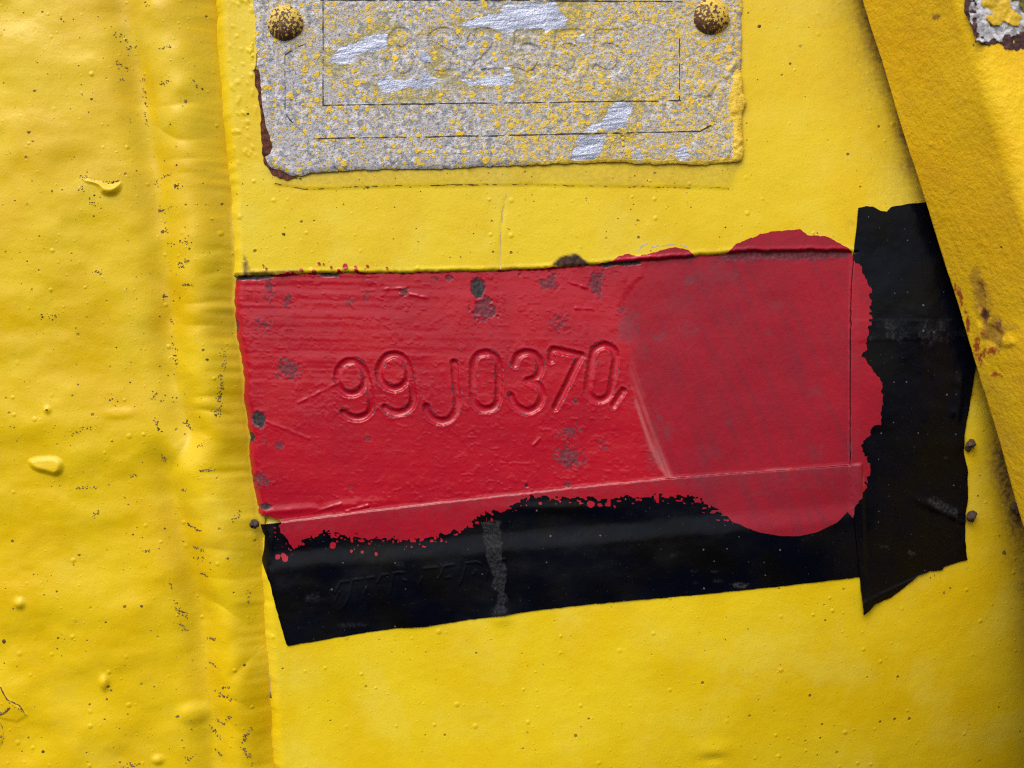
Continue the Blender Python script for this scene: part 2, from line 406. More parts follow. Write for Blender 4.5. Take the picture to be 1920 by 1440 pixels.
tag(panel, "flat yellow painted steel panel that carries the data plate, red patch and tape", None, kind="structure")

def brown_left(x, y):
    e = edge_x(y); g = groove_x(y)
    d = .16 * np.exp(-((x - g) / 26) ** 2) * (.6 + .6 * fbm(x, y, 70, 3, 2)) + .25 * np.exp(-np.clip(e - x, 0, 99) / 7)  # browner along the groove and next to the panel edge
    return np.clip(d, 0, 1)
zero = lambda x, y: np.zeros(x.shape)
housing = contour("steel_housing", (-420, -300, 470, 1860), 2.9, lambda x, y: groove_x(y) - x, h_left, M_WELD, 0, None, {"dirt": brown_left, "rust": zero})
tag(housing, "lumpy yellow painted steel casting left of the weld bead", None, kind="structure")
weld = contour("weld_bead", (130, -300, 580, 1860), 2.9, lambda x, y: np.minimum(x - groove_x(y), edge_x(y) + 12 - x), h_left, M_WELD, 0, None, {"dirt": brown_left, "rust": zero})
tag(weld, "yellow painted weld bead with rippled steps running down the panel's left edge", "weld")

def drip(cx, cy, pts, hh, label):
    def F(x, y): return poly_in(x, y, pts)
    def H(x, y):
        f = np.clip(F(x, y), 0, 99); b = h_left(x, y)
        lean = sm(cy - 40, cy + 14, y)
        return b + .05 + .8 * hh * sm(0, 1, f / 13.0) * (.25 + .75 * lean)
    P = np.array(pts)
    o = contour("paint_drip", (P[:, 0].min() - 4, P[:, 1].min() - 4, P[:, 0].max() + 4, P[:, 1].max() + 4), 1.5, F, H, M_WELD, 1.0, housing, {"dirt": zero, "rust": zero})
    o["label"] = label
def smooth_poly(pts, n=6):
    P = np.array(pts, float); out = []; m = len(P)
    for k in range(m):
        p0, p1, p2, p3 = P[k - 1], P[k], P[(k + 1) % m], P[(k + 2) % m]
        for t in np.arange(n) / n:
            out.append(.5 * ((2 * p1) + (-p0 + p2) * t + (2 * p0 - 5 * p1 + 4 * p2 - p3) * t * t + (-p0 + 3 * p1 - 3 * p2 + p3) * t ** 3))
    return [tuple(q) for q in out]
drip(208, 350, smooth_poly([(160, 336), (190, 340), (212, 345), (230, 340), (232, 355), (222, 368), (206, 372), (192, 366), (184, 352), (164, 346)]), 11, "hanging yellow paint drip with a worn grey upper rim")
drip(96, 876, smooth_poly([(58, 860), (80, 852), (112, 852), (128, 864), (126, 884), (112, 894), (94, 890), (72, 884), (60, 874)]), 10, "swollen yellow paint blister with worn grey lower rim")

def ribbon(name, parent, L, wdt, hf, mat, label=None, jit=.9):
    P = np.array(L, float)
    F = lambda x, y: wdt + jit * fbm(x, y, 9, 3, 6) - seg_dist(x + 1.2 * vn(x, y, 16, seed=3), y + 1.2 * vn(x, y, 16, seed=2), L)
    o = contour(name, (P[:, 0].min() - 6, P[:, 1].min() - 6, P[:, 0].max() + 6, P[:, 1].max() + 6), .9, F, lambda x, y: hf(x, y) + .3, mat, 0, parent)
    if o and label: o["label"] = label
def plain(name, col, rough=.7, var=.5, size=8, bump=.6, spec=.3):
    m = M(name); c = m.mix(m.ramp(m.noise(size, 4, .6), .3, .7), col, tuple(q * var for q in col))
    return m.out(c, rough, m.bump([(m.noise(size * .6, 3, .6), bump)]), spec=spec)
M_CRACK = plain("brown_crack_dirt", (0.20, 0.115, 0.03), .9, .45, 12, .3)
M_SCRATCH = plain("pale_scratch", (0.60, 0.48, 0.20), .7, .8, 20, .3)
M_PALE = plain("pale_undercoat", (0.55, 0.54, 0.50), .7, .7, 12, .3)
ribbon("crack", housing, [(-6, 1280), (10, 1284), (22, 1306), (44, 1318), (58, 1336)], .75, h_left, M_CRACK, "cracked edge of the loose yellow coat")
ribbon("crack", housing, [(28, 1322), (14, 1334), (2, 1338)], 1.3, h_left, M_CRACK)
ribbon("crack", housing, [(4, 1341), (12, 1358), (17, 1375), (8, 1395)], .6, h_left, M_CRACK)
ribbon("scratch", panel, [(949, 366), (941, 400), (938, 450), (938, 505)], .9, h_panel, M_SCRATCH, "hairline pale scratch between the plate and the red patch")
ribbon("coat_edge", panel, [(517, 345), (545, 353), (590, 356), (660, 352), (760, 349), (900, 347), (1000, 347), (1100, 350), (1240, 353), (1340, 354), (1366, 350)], .35, h_panel, M_CRACK, "thin brown edge of an older coat under the plate", 1.4)
ribbon("paint_chip", panel, [(501, 1268), (502, 1285), (504, 1308)], 2.2, h_panel, M_PALE, "pale paint chip on the panel's lower left edge")
ribbon("paint_chip", panel, [(503, 1303), (504, 1310)], 2.6, lambda x, y: h_panel(x, y) + .5, M_CRACK)
for a in ([(1196, 470), (1202, 462), (1214, 458)], [(1240, 462), (1270, 458), (1288, 464)], [(1222, 464), (1236, 460)]):
    ribbon("scratch", panel, a, .8, h_panel, M_PALE, None, 1.2)

# ------------------------------------------------------------------ black tape
def tape_mat(name):
    m = M(name)
    c = m.mix(m.ramp(m.noise(90, 3), .4, .7), (0.0012, 0.0018, 0.0052), (0.0026, 0.0024, 0.0028))
    dust = m.attr("dust"); dn = m.ramp(m.noise(6, 5, .75), .36, .72)
    c = m.mix(m.math('MULTIPLY', dust, dn), c, (0.055, 0.055, 0.065))
    sp = m.spots(24, .075, 2.0, .22, .06)
    c = m.mix(m.math('MULTIPLY', sp, .55), c, (0.20, 0.20, 0.22))
    n = m.bump([(m.noise(7, 3, .6), .18), (m.noise(70, 2, .5), 2.0)])
    r = m.mixf(m.ramp(m.noise(130, 3), .35, .65), .18, .34)
    return m.out(c, m.mixf(dust, r, .7), n, spec=.16)
M_TAPE = tape_mat("black_vinyl_tape")
def dust_h(x, y):
    d = poly_blob(x, y, [(903, 980), (938, 975), (942, 1040), (948, 1060), (948, 1148), (926, 1150), (934, 1110), (922, 1095), (928, 1080), (914, 1050), (908, 1010)], 1.5, 6, 9, 3) * .55
    d = np.maximum(d, .9 * poly_blob(x, y, [(1370, 1094), (1384, 1091), (1403, 1094), (1396, 1101), (1378, 1102)], 1.5))
    for cx, cy, rx, ry in ((1262, 1040, 9, 4), (1300, 1070, 8, 3), (1345, 1088, 11, 3), (1338, 1070, 9, 2.5), (750, 1056, 9, 6), (1303, 1090, 8, 3), (540, 1000, 7, 12), (660, 1170, 30, 5), (590, 1120, 20, 10)):
        d = np.maximum(d, .25 * blob(x, y, cx, cy, rx, ry, 5))
    return np.clip(d + .04 * sm(.25, .6, fbm(x, y, 50, 3, 4)), 0, 1)
def dust_v(x, y):
    d = .40 * poly_blob(x, y, [(1628, 598), (1800, 600), (1815, 640), (1720, 646), (1628, 636)], 4, 8, 16, 3) * sm(-.1, .5, fbm(x, y, 16, 3, 7) + .15)
    d = np.maximum(d, .6 * poly_blob(x, y, [(1740, 938), (1755, 932), (1808, 958), (1802, 972), (1770, 960)], 4, 3, 10, 1))
    for cx, cy, rx, ry in ((1665, 1028, 7, 3), (1717, 1041, 8, 6), (1778, 858, 4, 4)):
        d = np.maximum(d, .5 * blob(x, y, cx, cy, rx, ry, 5))
    return np.clip(d, 0, 1)
tape_h = contour("black_tape", (478, 862, 1670, 1216), 1.9, f_th, h_th_emboss, M_TAPE, 3.5, None, {"dust": dust_h})
tag(tape_h, "long black tape strip running under the red patch, its left end cut slanted", "tape", "black masking tapes")
tape_v = contour("black_tape", (1584, 368, 1860, 1160), 1.9, f_tv, h_tv, M_TAPE, 3.0, None, {"dust": dust_v})
tag(tape_v, "upright black tape strip right of the red patch, creased beside the slanted bar", "tape", "black masking tapes")

# ------------------------------------------------------------------ red painted patch with the stamped number
def arc(cx, cy, rx, ry, a0, a1, n=22, rot=0.0):
    t = np.radians(np.linspace(a0, a1, n)); px = rx * np.cos(t); py = ry * np.sin(t); c, s = math.cos(rot), math.sin(rot)
    return [(cx + u * c - v * s, cy + u * s + v * c) for u, v in zip(px, py)]
def spline(pts, n=6):
    P = np.array(pts, float); P = np.vstack([2 * P[0] - P[1], P, 2 * P[-1] - P[-2]]); out = []
    for k in range(1, len(P) - 2):
        p0, p1, p2, p3 = P[k - 1:k + 3]
        for t in np.arange(n) / n:
            out.append(tuple(.5 * ((2 * p1) + (-p0 + p2) * t + (2 * p0 - 5 * p1 + 4 * p2 - p3) * t * t + (-p0 + 3 * p1 - 3 * p2 + p3) * t ** 3)))
    return out + [tuple(P[-2])]
def capsule(cx, cy, rx, ry, rot=0.0):
    return arc(cx, cy - (ry - rx), rx, rx, 180, 360, 14) + arc(cx, cy + (ry - rx), rx, rx, 0, 180, 14) + [(cx - rx, cy - (ry - rx))] if not rot else \
        [(cx + (u - cx) * math.cos(rot) - (v - cy) * math.sin(rot), cy + (u - cx) * math.sin(rot) + (v - cy) * math.cos(rot)) for u, v in capsule(cx, cy, rx, ry)]
STAMPS = [  # strokes, half width
    ("9", [arc(659, 708, 27, 31, 0, 360, 30), spline([(686, 700), (693, 728), (697, 756), (690, 776), (671, 784), (654, 780), (644, 774)])], 7.2),
    ("9", [arc(739, 697, 28, 32, 0, 360, 30), spline([(767, 688), (772, 718), (775, 748), (767, 766), (747, 774), (730, 770), (722, 765)])], 7.4),
    ("J", [spline([(852, 681), (855, 720), (858, 752), (854, 772), (842, 786), (826, 790), (810, 783), (801, 771), (800, 763)])], 7.6),
    ("0", [capsule(911, 715, 24, 53)], 7.4),
    ("3", [spline([(965, 683), (971, 668), (988, 661), (1005, 667), (1013, 682), (1011, 699), (1002, 710), (990, 714)]), spline([(990, 714), (1004, 718), (1014, 730), (1016, 746), (1008, 762), (990, 771), (971, 764), (961, 751), (958, 743)])], 7.6),
    ("7", [spline([(1034, 675), (1036, 657), (1060, 660), (1090, 667)], 4), [(1089, 667), (1066, 715), (1041, 764)]], 7.2),
    ("0", [capsule(1128, 699, 22, 52, math.radians(9))], 7.4),
    ("notch", [[(1150, 760), (1168, 733)]], 7.0),
]
def stamp_d(x, y, st):
    d = np.full(x.shape, 1e3); P = np.concatenate([np.array(q) for q in st[1]])
    k = (x > P[:, 0].min() - 26) & (x < P[:, 0].max() + 26) & (y > P[:, 1].min() - 26) & (y < P[:, 1].max() + 26)
    if k.any():
        dd = np.full(k.sum(), 1e3)
        for q in st[1]: dd = np.minimum(dd, seg_dist(x[k], y[k], q))
        d[k] = dd - st[2] + .5 + .9 * fbm(x[k], y[k], 9, 2, 6)
    return d
def stamps_d(x, y):
    d = np.full(x.shape, 1e3)
    for st in STAMPS: d = np.minimum(d, stamp_d(x, y, st))
    return d

RED = [(436, 518), (520, 515), (600, 512), (760, 511), (900, 509), (1000, 504), (1060, 500), (1110, 498), (1148, 490), (1158, 481), (1176, 476), (1195, 481), (1230, 473), (1262, 463), (1285, 467),
       (1302, 480), (1330, 479), (1362, 476), (1378, 458), (1405, 447), (1430, 438), (1470, 432), (1498, 431), (1513, 441), (1545, 443), (1572, 456), (1590, 467), (1597, 473), (1598, 490), (1615, 500),
       (1622, 526), (1632, 542), (1633, 556), (1629, 575), (1633, 598), (1628, 612), (1622, 640), (1625, 655), (1616, 663), (1640, 700), (1652, 718), (1658, 742), (1652, 760), (1650, 795), (1640, 800), (1620, 826),
       (1618, 842), (1630, 862), (1632, 880), (1627, 905), (1615, 935), (1602, 952), (1601, 974), (1590, 960), (1570, 980), (1530, 998), (1495, 1005), (1460, 1004), (1425, 998), (1400, 990), (1370, 978), (1340, 960),
       (1310, 942), (1270, 936), (1200, 938), (1100, 940), (1020, 938), (998, 936), (970, 945), (940, 960), (900, 974), (880, 990), (840, 1005), (800, 1018), (760, 1020), (720, 1014), (690, 1019),
       (660, 1012), (620, 1003), (590, 1008), (560, 1028), (545, 1034), (530, 1010), (521, 985), (523, 979), (500, 973), (488, 968), (478, 962), (473, 930), (470, 900), (465, 860), (460, 820), (458, 780), (454, 750), (446, 690),
       (437, 640), (434, 590), (432, 560), (432, 530)]
SPLAT = [(522, 1043, 5), (533, 1041, 5), (536, 1047, 6), (600, 495, 3), (608, 495, 2.2), (648, 500, 5), (668, 502, 2.6), (690, 500, 3), (726, 503, 2), (622, 502, 2.4), (495, 498, 2.4), (501, 505, 2), (540, 511, 3), (551, 512, 3), (566, 507, 3.5), (590, 510, 4.5), (637, 508, 3.5), (670, 509, 4),
         (1400, 459, 3), (706, 1038, 3), (660, 1033, 3), (680, 1034, 2.6), (625, 1022, 6), (1107, 945, 7), (1124, 946, 4), (1013, 944, 3)]
def f_red(x, y):
    f = poly_in(x, y, RED)
    amp = np.full(x.shape, 2.6)
    lowl = sm(930, 960, y) * (1 - sm(960, 1000, x)); lowm = sm(905, 930, y) * sm(960, 1000, x) * (1 - sm(1340, 1380, x)); rt = sm(1596, 1606, x) * (1 - sm(930, 950, y))
    amp = amp * (1 - np.maximum(np.maximum(lowl, lowm), rt)) + 9 * lowl + 8 * lowm + 6 * rt
    amp = amp * (1 - .8 * sm(1395, 1420, x) * sm(930, 960, y))
    n = fbm(x, y, 15, 4, 3) * .65 + .55 * fbm(x, y, 6, 2, 8)
    f = f + amp * n - .2 * amp
    # stringy gaps where the brush left the tape
    near = np.exp(-(np.clip(f, 0, 99) / 11))
    f = f - near * (lowm * 9 * sm(.25, .6, vn(x, y, 9, 15, 5)) + lowl * 8 * sm(.3, .7, vn(x, y, 7, 6, 9)) + rt * 5 * sm(.3, .7, vn(x, y, 14, 6, 4)))
    lace = sm(.28, .62, vn(x, y, 6.5, 5.5, 11)) * 10 - 5
    zone = np.maximum(np.maximum(lowl, .8 * lowm), .15 * rt)
    edge = np.exp(-(f / 7.0) ** 2) * zone
    f = f * (1 - .9 * edge) + .9 * edge * lace
    dots = 2.0 * (sm(.5, .9, vn(x, y, 5, 4.5, 12)) * 2 - 1)
    f = np.where((f < 0) & (f > -13) & (zone > .3), np.maximum(f, dots), f)
    for cx, cy, r in SPLAT:
        k = (abs(x - cx) < 20) & (abs(y - cy) < 20)
        f[k] = np.maximum(f[k], r + 1.0 * vn(x[k], y[k], 4, seed=2) - np.hypot(x[k] - cx, y[k] - cy))
    # small bare ovals down to the yellow on the ledge
    return f
SMOOTH_EDGE = np.array([(480, 1222), (520, 1206), (545, 1182), (575, 1168), (620, 1168), (690, 1180), (760, 1193), (830, 1212), (895, 1248), (960, 1290)], float)
def ground_x(y): return np.interp(y, SMOOTH_EDGE[:, 0], SMOOTH_EDGE[:, 1]) + 9 * vn(y, y * 0, 46, seed=4) * (1 - sm(600, 720, y)) + 3 * vn(y, y * 0, 15, seed=5)

BARE = [(485, 786, 15, 17, 1.0), (469, 821, 9, 11, 1.0), (896, 540, 13, 20, 1.0), (908, 580, 22, 22, .75), (540, 692, 22, 20, .6), (505, 540, 10, 26, .55), (540, 563, 7, 14, .6), (490, 607, 22, 12, .5),
        (441, 610, 7, 12, .8), (656, 566, 9, 7, .6), (760, 548, 10, 8, .75), (818, 522, 8, 4, .6), (843, 521, 8, 5, .8), (974, 515, 6, 4, .8), (1030, 530, 20, 14, .6), (1118, 530, 13, 26, .7), (1050, 605, 16, 18, .5), (690, 555, 8, 14, .5),
        (1066, 810, 22, 14, .55), (1068, 858, 26, 22, .6), (1130, 832, 14, 10, .45), (485, 900, 12, 14, .6), (502, 905, 9, 9, .6), (498, 950, 14, 6, .9), (522, 835, 8, 8, .6), (497, 830, 6, 6, .5), (480, 912, 9, 8, .5),
        (692, 822, 8, 6, .5), (657, 916, 9, 9, .4), (1064, 908, 9, 4, .7), (988, 911, 4, 3, .9), (515, 905, 7, 7, .4), (1079, 752, 9, 7, .6), (1012, 520, 5, 6, .5), (585, 640, 12, 10, .3),
        (1168, 580, 10, 14, .5), (1130, 520, 6, 6, .5), (540, 614, 22, 4, .35), (480, 628, 22, 3, .4), (1126, 684, 8, 8, .4), (600, 760, 22, 14, .25), (950, 870, 26, 14, .2)]
STAIN = [(1295, 525, 9, 9, .8), (1180, 595, 13, 10, .7), (1178, 620, 14, 16, .7), (1235, 632, 12, 8, .55), (1288, 618, 14, 12, .45), (1350, 515, 32, 12, .4), (1270, 570, 20, 20, .3), (1205, 660, 14, 16, .4), (1440, 623, 5, 6, .6), (1230, 790, 9, 22, .6),
         (1250, 810, 9, 16, .6), (1365, 788, 7, 6, .45), (1370, 600, 18, 18, .25), (1530, 735, 14, 9, .5), (1450, 570, 20, 14, .3), (1530, 850, 14, 12, .35), (1560, 908, 6, 6, .5), (1600, 810, 7, 6, .4), (1425, 926, 12, 4, .4), (1330, 850, 18, 14, .25),
         (620, 985, 10, 9, .35), (560, 985, 10, 6, .3), (1480, 905, 40, 10, .25), (1230, 860, 12, 20, .5), (1340, 500, 16, 14, .3)]
def bare_red(x, y):
    b = np.zeros(x.shape)
    for k, (cx, cy, rx, ry, a) in enumerate(BARE):
        hard = a > .85
        b = np.maximum(b, (1.0 if hard else a) * blob(x, y, cx, cy, rx * 1.15, ry * 1.15, k % 11, .25 if hard else .8, 7 if hard else 6))
    b = np.maximum(b, .5 * sm(.34, .6, fbm(x, y, 9, 3, 10)) * sm(-.1, .35, fbm(x, y, 70, 2, 4)) * (1 - sm(-20, 0, x - ground_x(y))) * (1 - .6 * sm(640, 760, y)))
    d = stamps_d(x, y)
    b = np.maximum(b, .8 * np.exp(-((d - 1.0) / 2.2) ** 2) * sm(-.15, .4, fbm(x, y, 8, 3, 5)))
    # ledge of torn paint along the top
    t = y - np.interp(x, SCRAPE_TOP[:, 0], SCRAPE_TOP[:, 1])
    b = np.maximum(b, sm(-2, 1, t) * (1 - sm(6, 11, t + 4 * fbm(x, y, 20, 3, 2))) * sm(.02, .3, fbm(x, y, 46, 3, 7) + .55 * (1 - sm(500, 545, x)) - .08) * (1 - sm(1290, 1330, x)))
    b = np.maximum(b, .62 * sm(0, 3, t) * (1 - sm(14, 22, t + 5 * fbm(x, y, 24, 3, 2))) * sm(1330, 1360, x) * (1 - sm(1585, 1595, x)))
    e = x - edge_x(y)
    b = np.maximum(b, .8 * (1 - sm(1, 5, e)) * sm(.0, .4, fbm(x, y, 30, 3, 4)))
    return b
def stain_red(x, y):
    b = np.zeros(x.shape)
    for k, (cx, cy, rx, ry, a) in enumerate(STAIN): b = np.maximum(b, .7 * a * blob(x, y, cx, cy, rx * 1.4, ry * 1.4, k % 9, .7))
    t = .5 * np.exp(-(np.minimum(np.abs(f_tv(x, y)), 99) / 4) ** 2) * sm(-.1, .4, fbm(x, y, 60, 3, 6)) * sm(700, 560 + 300, y)
    k = f_th(x, y); t2 = .4 * np.exp(-np.clip(k, 0, 99) / 14) * (k > 0)
    return np.clip(np.maximum(np.maximum(b, t), t2), 0, 1)
def dull_red(x, y):
    g = ground_x(y); d = sm(-8, 30, x - g + 10 * fbm(x, y, 26, 3, 3))
    return np.clip(d * (.75 + .35 * fbm(x, y, 120, 3, 6)) + .35 * sm(0, 4, f_th(x, y)), 0, 1)
def scuff_line_red(x, y):
    g = ground_x(y); w = np.interp(y, [560, 640, 700, 760, 820, 895], [6, 10, 15, 20, 24, 22])
    u = (x - g) / w
    s = sm(-.25, .2, u) * (1 - sm(.2, 1.3, u)) * sm(620, 800, y) * np.clip(.5 + .8 * vn(x, y, 3.5, 90, 3, -.35), 0, 1) * (1 - sm(-3, 0, f_th(x, y)))
    k = f_th(x, y) + 2.0
    s = np.maximum(s, .55 * np.exp(-(k / 1.5) ** 2) * sm(.0, .4, .1 + fbm(x, y, 60, 3, 5)))  # pale line along the covered tape edge
    return np.clip(s, 0, 1)
def h_red_flat(x, y):
    g = ground_x(y); left = 1 - sm(-6, 10, x - g)
    h = h_panel(x, y)
    ft = f_th(x, y); fv = f_tv(x, y)
    tp = np.maximum(sm(-1.5, 1.5, ft), sm(-1.5, 1.5, fv))
    h = (h + .4) * (1 - tp) + tp * np.where(fv > -1.5, h_tv(x, y), h_th(x, y)) + .8
    onm = (1 - tp); h = h + 1.0 * (1 - sm(0, 3, scrape_f(x, y))) * onm; onm = onm * sm(0, 4, scrape_f(x, y))
    lump = sm(.15, .6, fbm(x, y, 19, 3, 4)) * .35 + sm(.38, .62, fbm(x, y, 7, 2, 7, 1.6)) * .35
    region = .45 + .55 * sm(-.2, .4, fbm(x, y, 110, 2, 9))
    h = h + onm * left * lump * region
    # brush lines
    br = (1 - sm(560, 980, x)) * (1 - sm(640, 760, y)) + .25
    h = h + onm * left * br * (.28 * vn(x, y, 260, 13, 5, .02) + .18 * vn(x, y, 150, 6, 6, .02))
    for (ax, ay, bx, by, a) in ((560, 755, 640, 715, 1.2), (500, 790, 580, 822, 1.0), (1000, 835, 1012, 822, 2.0), (1068, 528, 1100, 540, 2.0), (680, 545, 760, 540, 1.5), (770, 552, 800, 558, 1.5), (1080, 578, 1110, 580, 1.4), (690, 948, 650, 958, 2.0), (590, 960, 640, 944, 1.6)):
        k = (x > min(ax, bx) - 12) & (x < max(ax, bx) + 12) & (y > min(ay, by) - 12) & (y < max(ay, by) + 12)
        h[k] += a * np.exp(-(seg_dist(x[k], y[k], [(ax, ay), (bx, by)]) / 2.6) ** 2) * (.6 + .5 * vn(x[k], y[k], 8, seed=3))
    # ground-down right side: slightly lower, with fine strokes
    h = h - onm * (1 - left) * (.9 - .10 * vn(x, y, 160, 5, 8, 1.1) - .08 * vn(x, y, 90, 4, 9, 1.25))
    k = np.minimum(f_th(x, y) + 2.5, 40)
    h = h + 1.0 * np.exp(-(k / 2.0) ** 2) * (.6 + .5 * vn(x, y, 40, seed=6)) * (fv < -2)
    h = h + 2.2 * np.exp(-((y - 958 + .09 * (x - 520)) / 7) ** 2) * (1 - sm(640, 760, x)) * (f_th(x, y) < 0) * (.6 + .6 * fbm(x, y, 26, 3, 5))
    h = h - 1.6 * onm * sm(.5, .95, bare_red(x, y)) + onm * 1.1 * bare_red(x, y) * fbm(x, y, 6, 2, 3) * (1 - sm(.7, .9, bare_red(x, y)))
    e = x - edge_x(y)
    return h
def h_red(x, y):
    h = h_red_flat(x, y); d = stamps_d(x, y)
    t = np.clip((.6 - d) / 6.2, 0, 1)
    return h - 4.3 * (1 - (1 - t) ** 2) * (.85 + .3 * vn(x, y, 40, seed=5)) + .35 * np.exp(-((d - 2.4) / 2.4) ** 2) * (.7 + .5 * fbm(x, y, 20, 2, 5))

def red_mat():
    m = M("red_enamel")
    c = m.mix(m.ramp(m.noise(120, 4, .55), .35, .7), (0.415, 0.006, 0.020), (0.36, 0.005, 0.020))
    c = m.mix(m.math('MULTIPLY', m.attr("dull"), .95), c, m.mix(m.ramp(m.noise(14, 3, .6, m.warp(1, 1, .10, .42)), .35, .7), (0.26, 0.009, 0.022), (0.195, 0.013, 0.027)))
    st = m.attr("stain"); c = m.mix(m.math('MULTIPLY', st, m.ramp(m.noise(14, 4), .25, .65)), c, (0.125, 0.045, 0.06))
    sc = m.attr("scuff_line"); c = m.mix(m.math('MULTIPLY', sc, .55), c, (0.50, 0.17, 0.17))
    ba = m.attr("bare"); bn = m.ramp(m.noise(5, 4, .65), .38, .62)
    soft = m.math('MULTIPLY', m.ramp(m.math('ADD', ba, m.math('MULTIPLY', m.math('SUBTRACT', m.noise(9, 5, .7), .5), 1.1)), .38, .58), .85); soft = m.math('MULTIPLY', soft, m.ramp(ba, .06, .25)); hard = m.ramp(ba, .8, .95)
    bf = m.math('MINIMUM', m.math('MAXIMUM', soft, hard), 1.0)
    c = m.mix(bf, c, m.mix(m.ramp(m.noise(6, 3), .35, .65), m.mix(hard, (0.085, 0.020, 0.030), (0.020, 0.017, 0.020)), m.mix(hard, (0.15, 0.040, 0.055), (0.055, 0.042, 0.046))))
    n = m.bump([(m.noise(9, 4, .6), .42), (m.noise(3.2, 2, .6), .12), (m.noise(22, 4, .6, m.warp(1, 1, .08, .42)), .3)])
    r = m.mixf(m.attr("dull"), .20, .40)
    r = m.mixf(bf, r, .62); r = m.mixf(sc, r, .6)
    return m.out(c, r, n, spec=.22, coat=m.mixf(m.math('MAXIMUM', bf, m.attr('dull')), .40, 0.0), coat_rough=.11)
M_RED = red_mat()
RA = {"bare": bare_red, "stain": stain_red, "dull": dull_red, "scuff_line": scuff_line_red}
red = contour("red_paint_patch", (425, 424, 1668, 1056), 1.5, lambda x, y: np.minimum(f_red(x, y), stamps_d(x, y)), h_red, M_RED, 0.0, None, RA)
tag(red, "glossy red paint patch with ragged edges carrying the stamped number 99J0370", "paint patch")
for st in STAMPS:
    P = np.concatenate([np.array(q) for q in st[1]])
    o = contour("stamped_mark" if st[0] == "notch" else "stamped_character", (P[:, 0].min() - 18 - (P[:, 0].min() - 18 - 425) % 1.5, P[:, 1].min() - 18 - (P[:, 1].min() - 18 - 424) % 1.5, P[:, 0].max() + 18, P[:, 1].max() + 18), 1.5,
                (lambda s: (lambda x, y: np.where(np.abs(stamp_d(x, y, s) - stamps_d(x, y)) < 1e-9, -stamp_d(x, y, s), -9.0)))(st), h_red, M_RED, 0.0, red, RA)
    o["label"] = "stub of a further stamped stroke at the ground edge" if st[0] == "notch" else "character %s stamped into the red painted steel" % st[0]

# ------------------------------------------------------------------ data plate
PLATE = [(474, -60), (477, 0), (480, 50), (481, 100), (487, 128), (492, 150), (495, 200), (499, 235), (508, 255), (516, 280), (509, 290), (500, 298), (502, 312), (512, 318), (528, 320), (545, 330), (566, 332), (590, 325), (640, 323), (760, 320), (860, 316),
         (960, 312), (1060, 308), (1100, 306), (1200, 308), (1280, 309), (1368, 309), (1388, 302), (1391, 296), (1389, 250), (1388, 215), (1395, 200), (1394, 188), (1388, 178), (1389, 110), (1390, 60), (1388, 0), (1388, -60)]
def f_plate(x, y): return poly_in(x, y, PLATE) + 2.4 * fbm(x, y, 13, 3, 5) + 2.0 * vn(x, y, 30, seed=8)
PCHARS = [("8", [arc(754, 81, 19, 18, 0, 360, 20), arc(756, 124, 25, 24, 0, 360, 22)], 7.5), ("S", [spline([(854, 78), (845, 66), (828, 63), (813, 71), (811, 84), (824, 96), (842, 105), (853, 120), (850, 136), (832, 144), (812, 140), (804, 128)])], 7.5),
          ("2", [spline([(882, 84), (890, 69), (908, 63), (926, 69), (930, 86), (920, 104), (898, 124), (886, 140)]), [(886, 141), (940, 139)]], 7.5),
          ("5", [[(1014, 65), (972, 66), (969, 98)], spline([(969, 98), (988, 92), (1006, 98), (1014, 116), (1006, 136), (986, 144), (966, 136)])], 7.2),
          ("5", [[(1084, 65), (1048, 66), (1045, 98)], spline([(1045, 98), (1062, 92), (1078, 98), (1084, 116), (1077, 134), (1060, 141), (1043, 133)])], 7.0),
          ("5", [[(1160, 65), (1122, 66), (1119, 98)], spline([(1119, 98), (1138, 92), (1156, 98), (1162, 116), (1155, 134), (1136, 141), (1117, 132)])], 7.2),
          ("8", [arc(1167, 263, 4.5, 4.5, 0, 360, 12), arc(1167, 274, 5, 5.5, 0, 360, 12)], 1.6)]
def pch_d(x, y, st):
    d = np.full(x.shape, 1e3); P = np.concatenate([np.array(q) for q in st[1]])
    k = (x > P[:, 0].min() - 20) & (x < P[:, 0].max() + 20) & (y > P[:, 1].min() - 20) & (y < P[:, 1].max() + 20)
    if k.any():
        dd = np.full(k.sum(), 1e3)
        for q in st[1]: dd = np.minimum(dd, seg_dist(x[k], y[k], q))
        d[k] = dd - st[2]
    return d
def pchs_d(x, y):
    d = np.full(x.shape, 1e3)
    for st in PCHARS: d = np.minimum(d, pch_d(x, y, st))
    return d
SCRAPES = [[(612, 112), (640, 92), (700, 70), (726, 68), (728, 92), (690, 104), (650, 124), (625, 124)], [(704, 152), (728, 142), (790, 150), (796, 120), (788, 100), (796, 96), (808, 112), (826, 146), (838, 152), (812, 168), (722, 176), (712, 164)],
           [(862, 52), (882, 38), (936, 30), (946, 8), (1042, 6), (1062, 40), (1056, 58), (1018, 64), (940, 66), (920, 58), (876, 60)], [(868, 154), (930, 148), (942, 146), (943, 128), (956, 128), (956, 146), (976, 156), (930, 166), (880, 164)],
           [(1152, 196), (1186, 194), (1176, 244), (1168, 250), (1096, 250), (1126, 222)], [(1084, 258), (1132, 256), (1126, 292), (1102, 304), (1072, 304), (1076, 284)], [(950, -8), (1040, -10), (1038, 4), (946, 4)], [(1084, 66), (1094, 66), (1100, 82), (1086, 82)], [(1192, 288), (1200, 280), (1202, 302), (1190, 302)], [(1266, 286), (1284, 278), (1292, 296), (1268, 300)]]
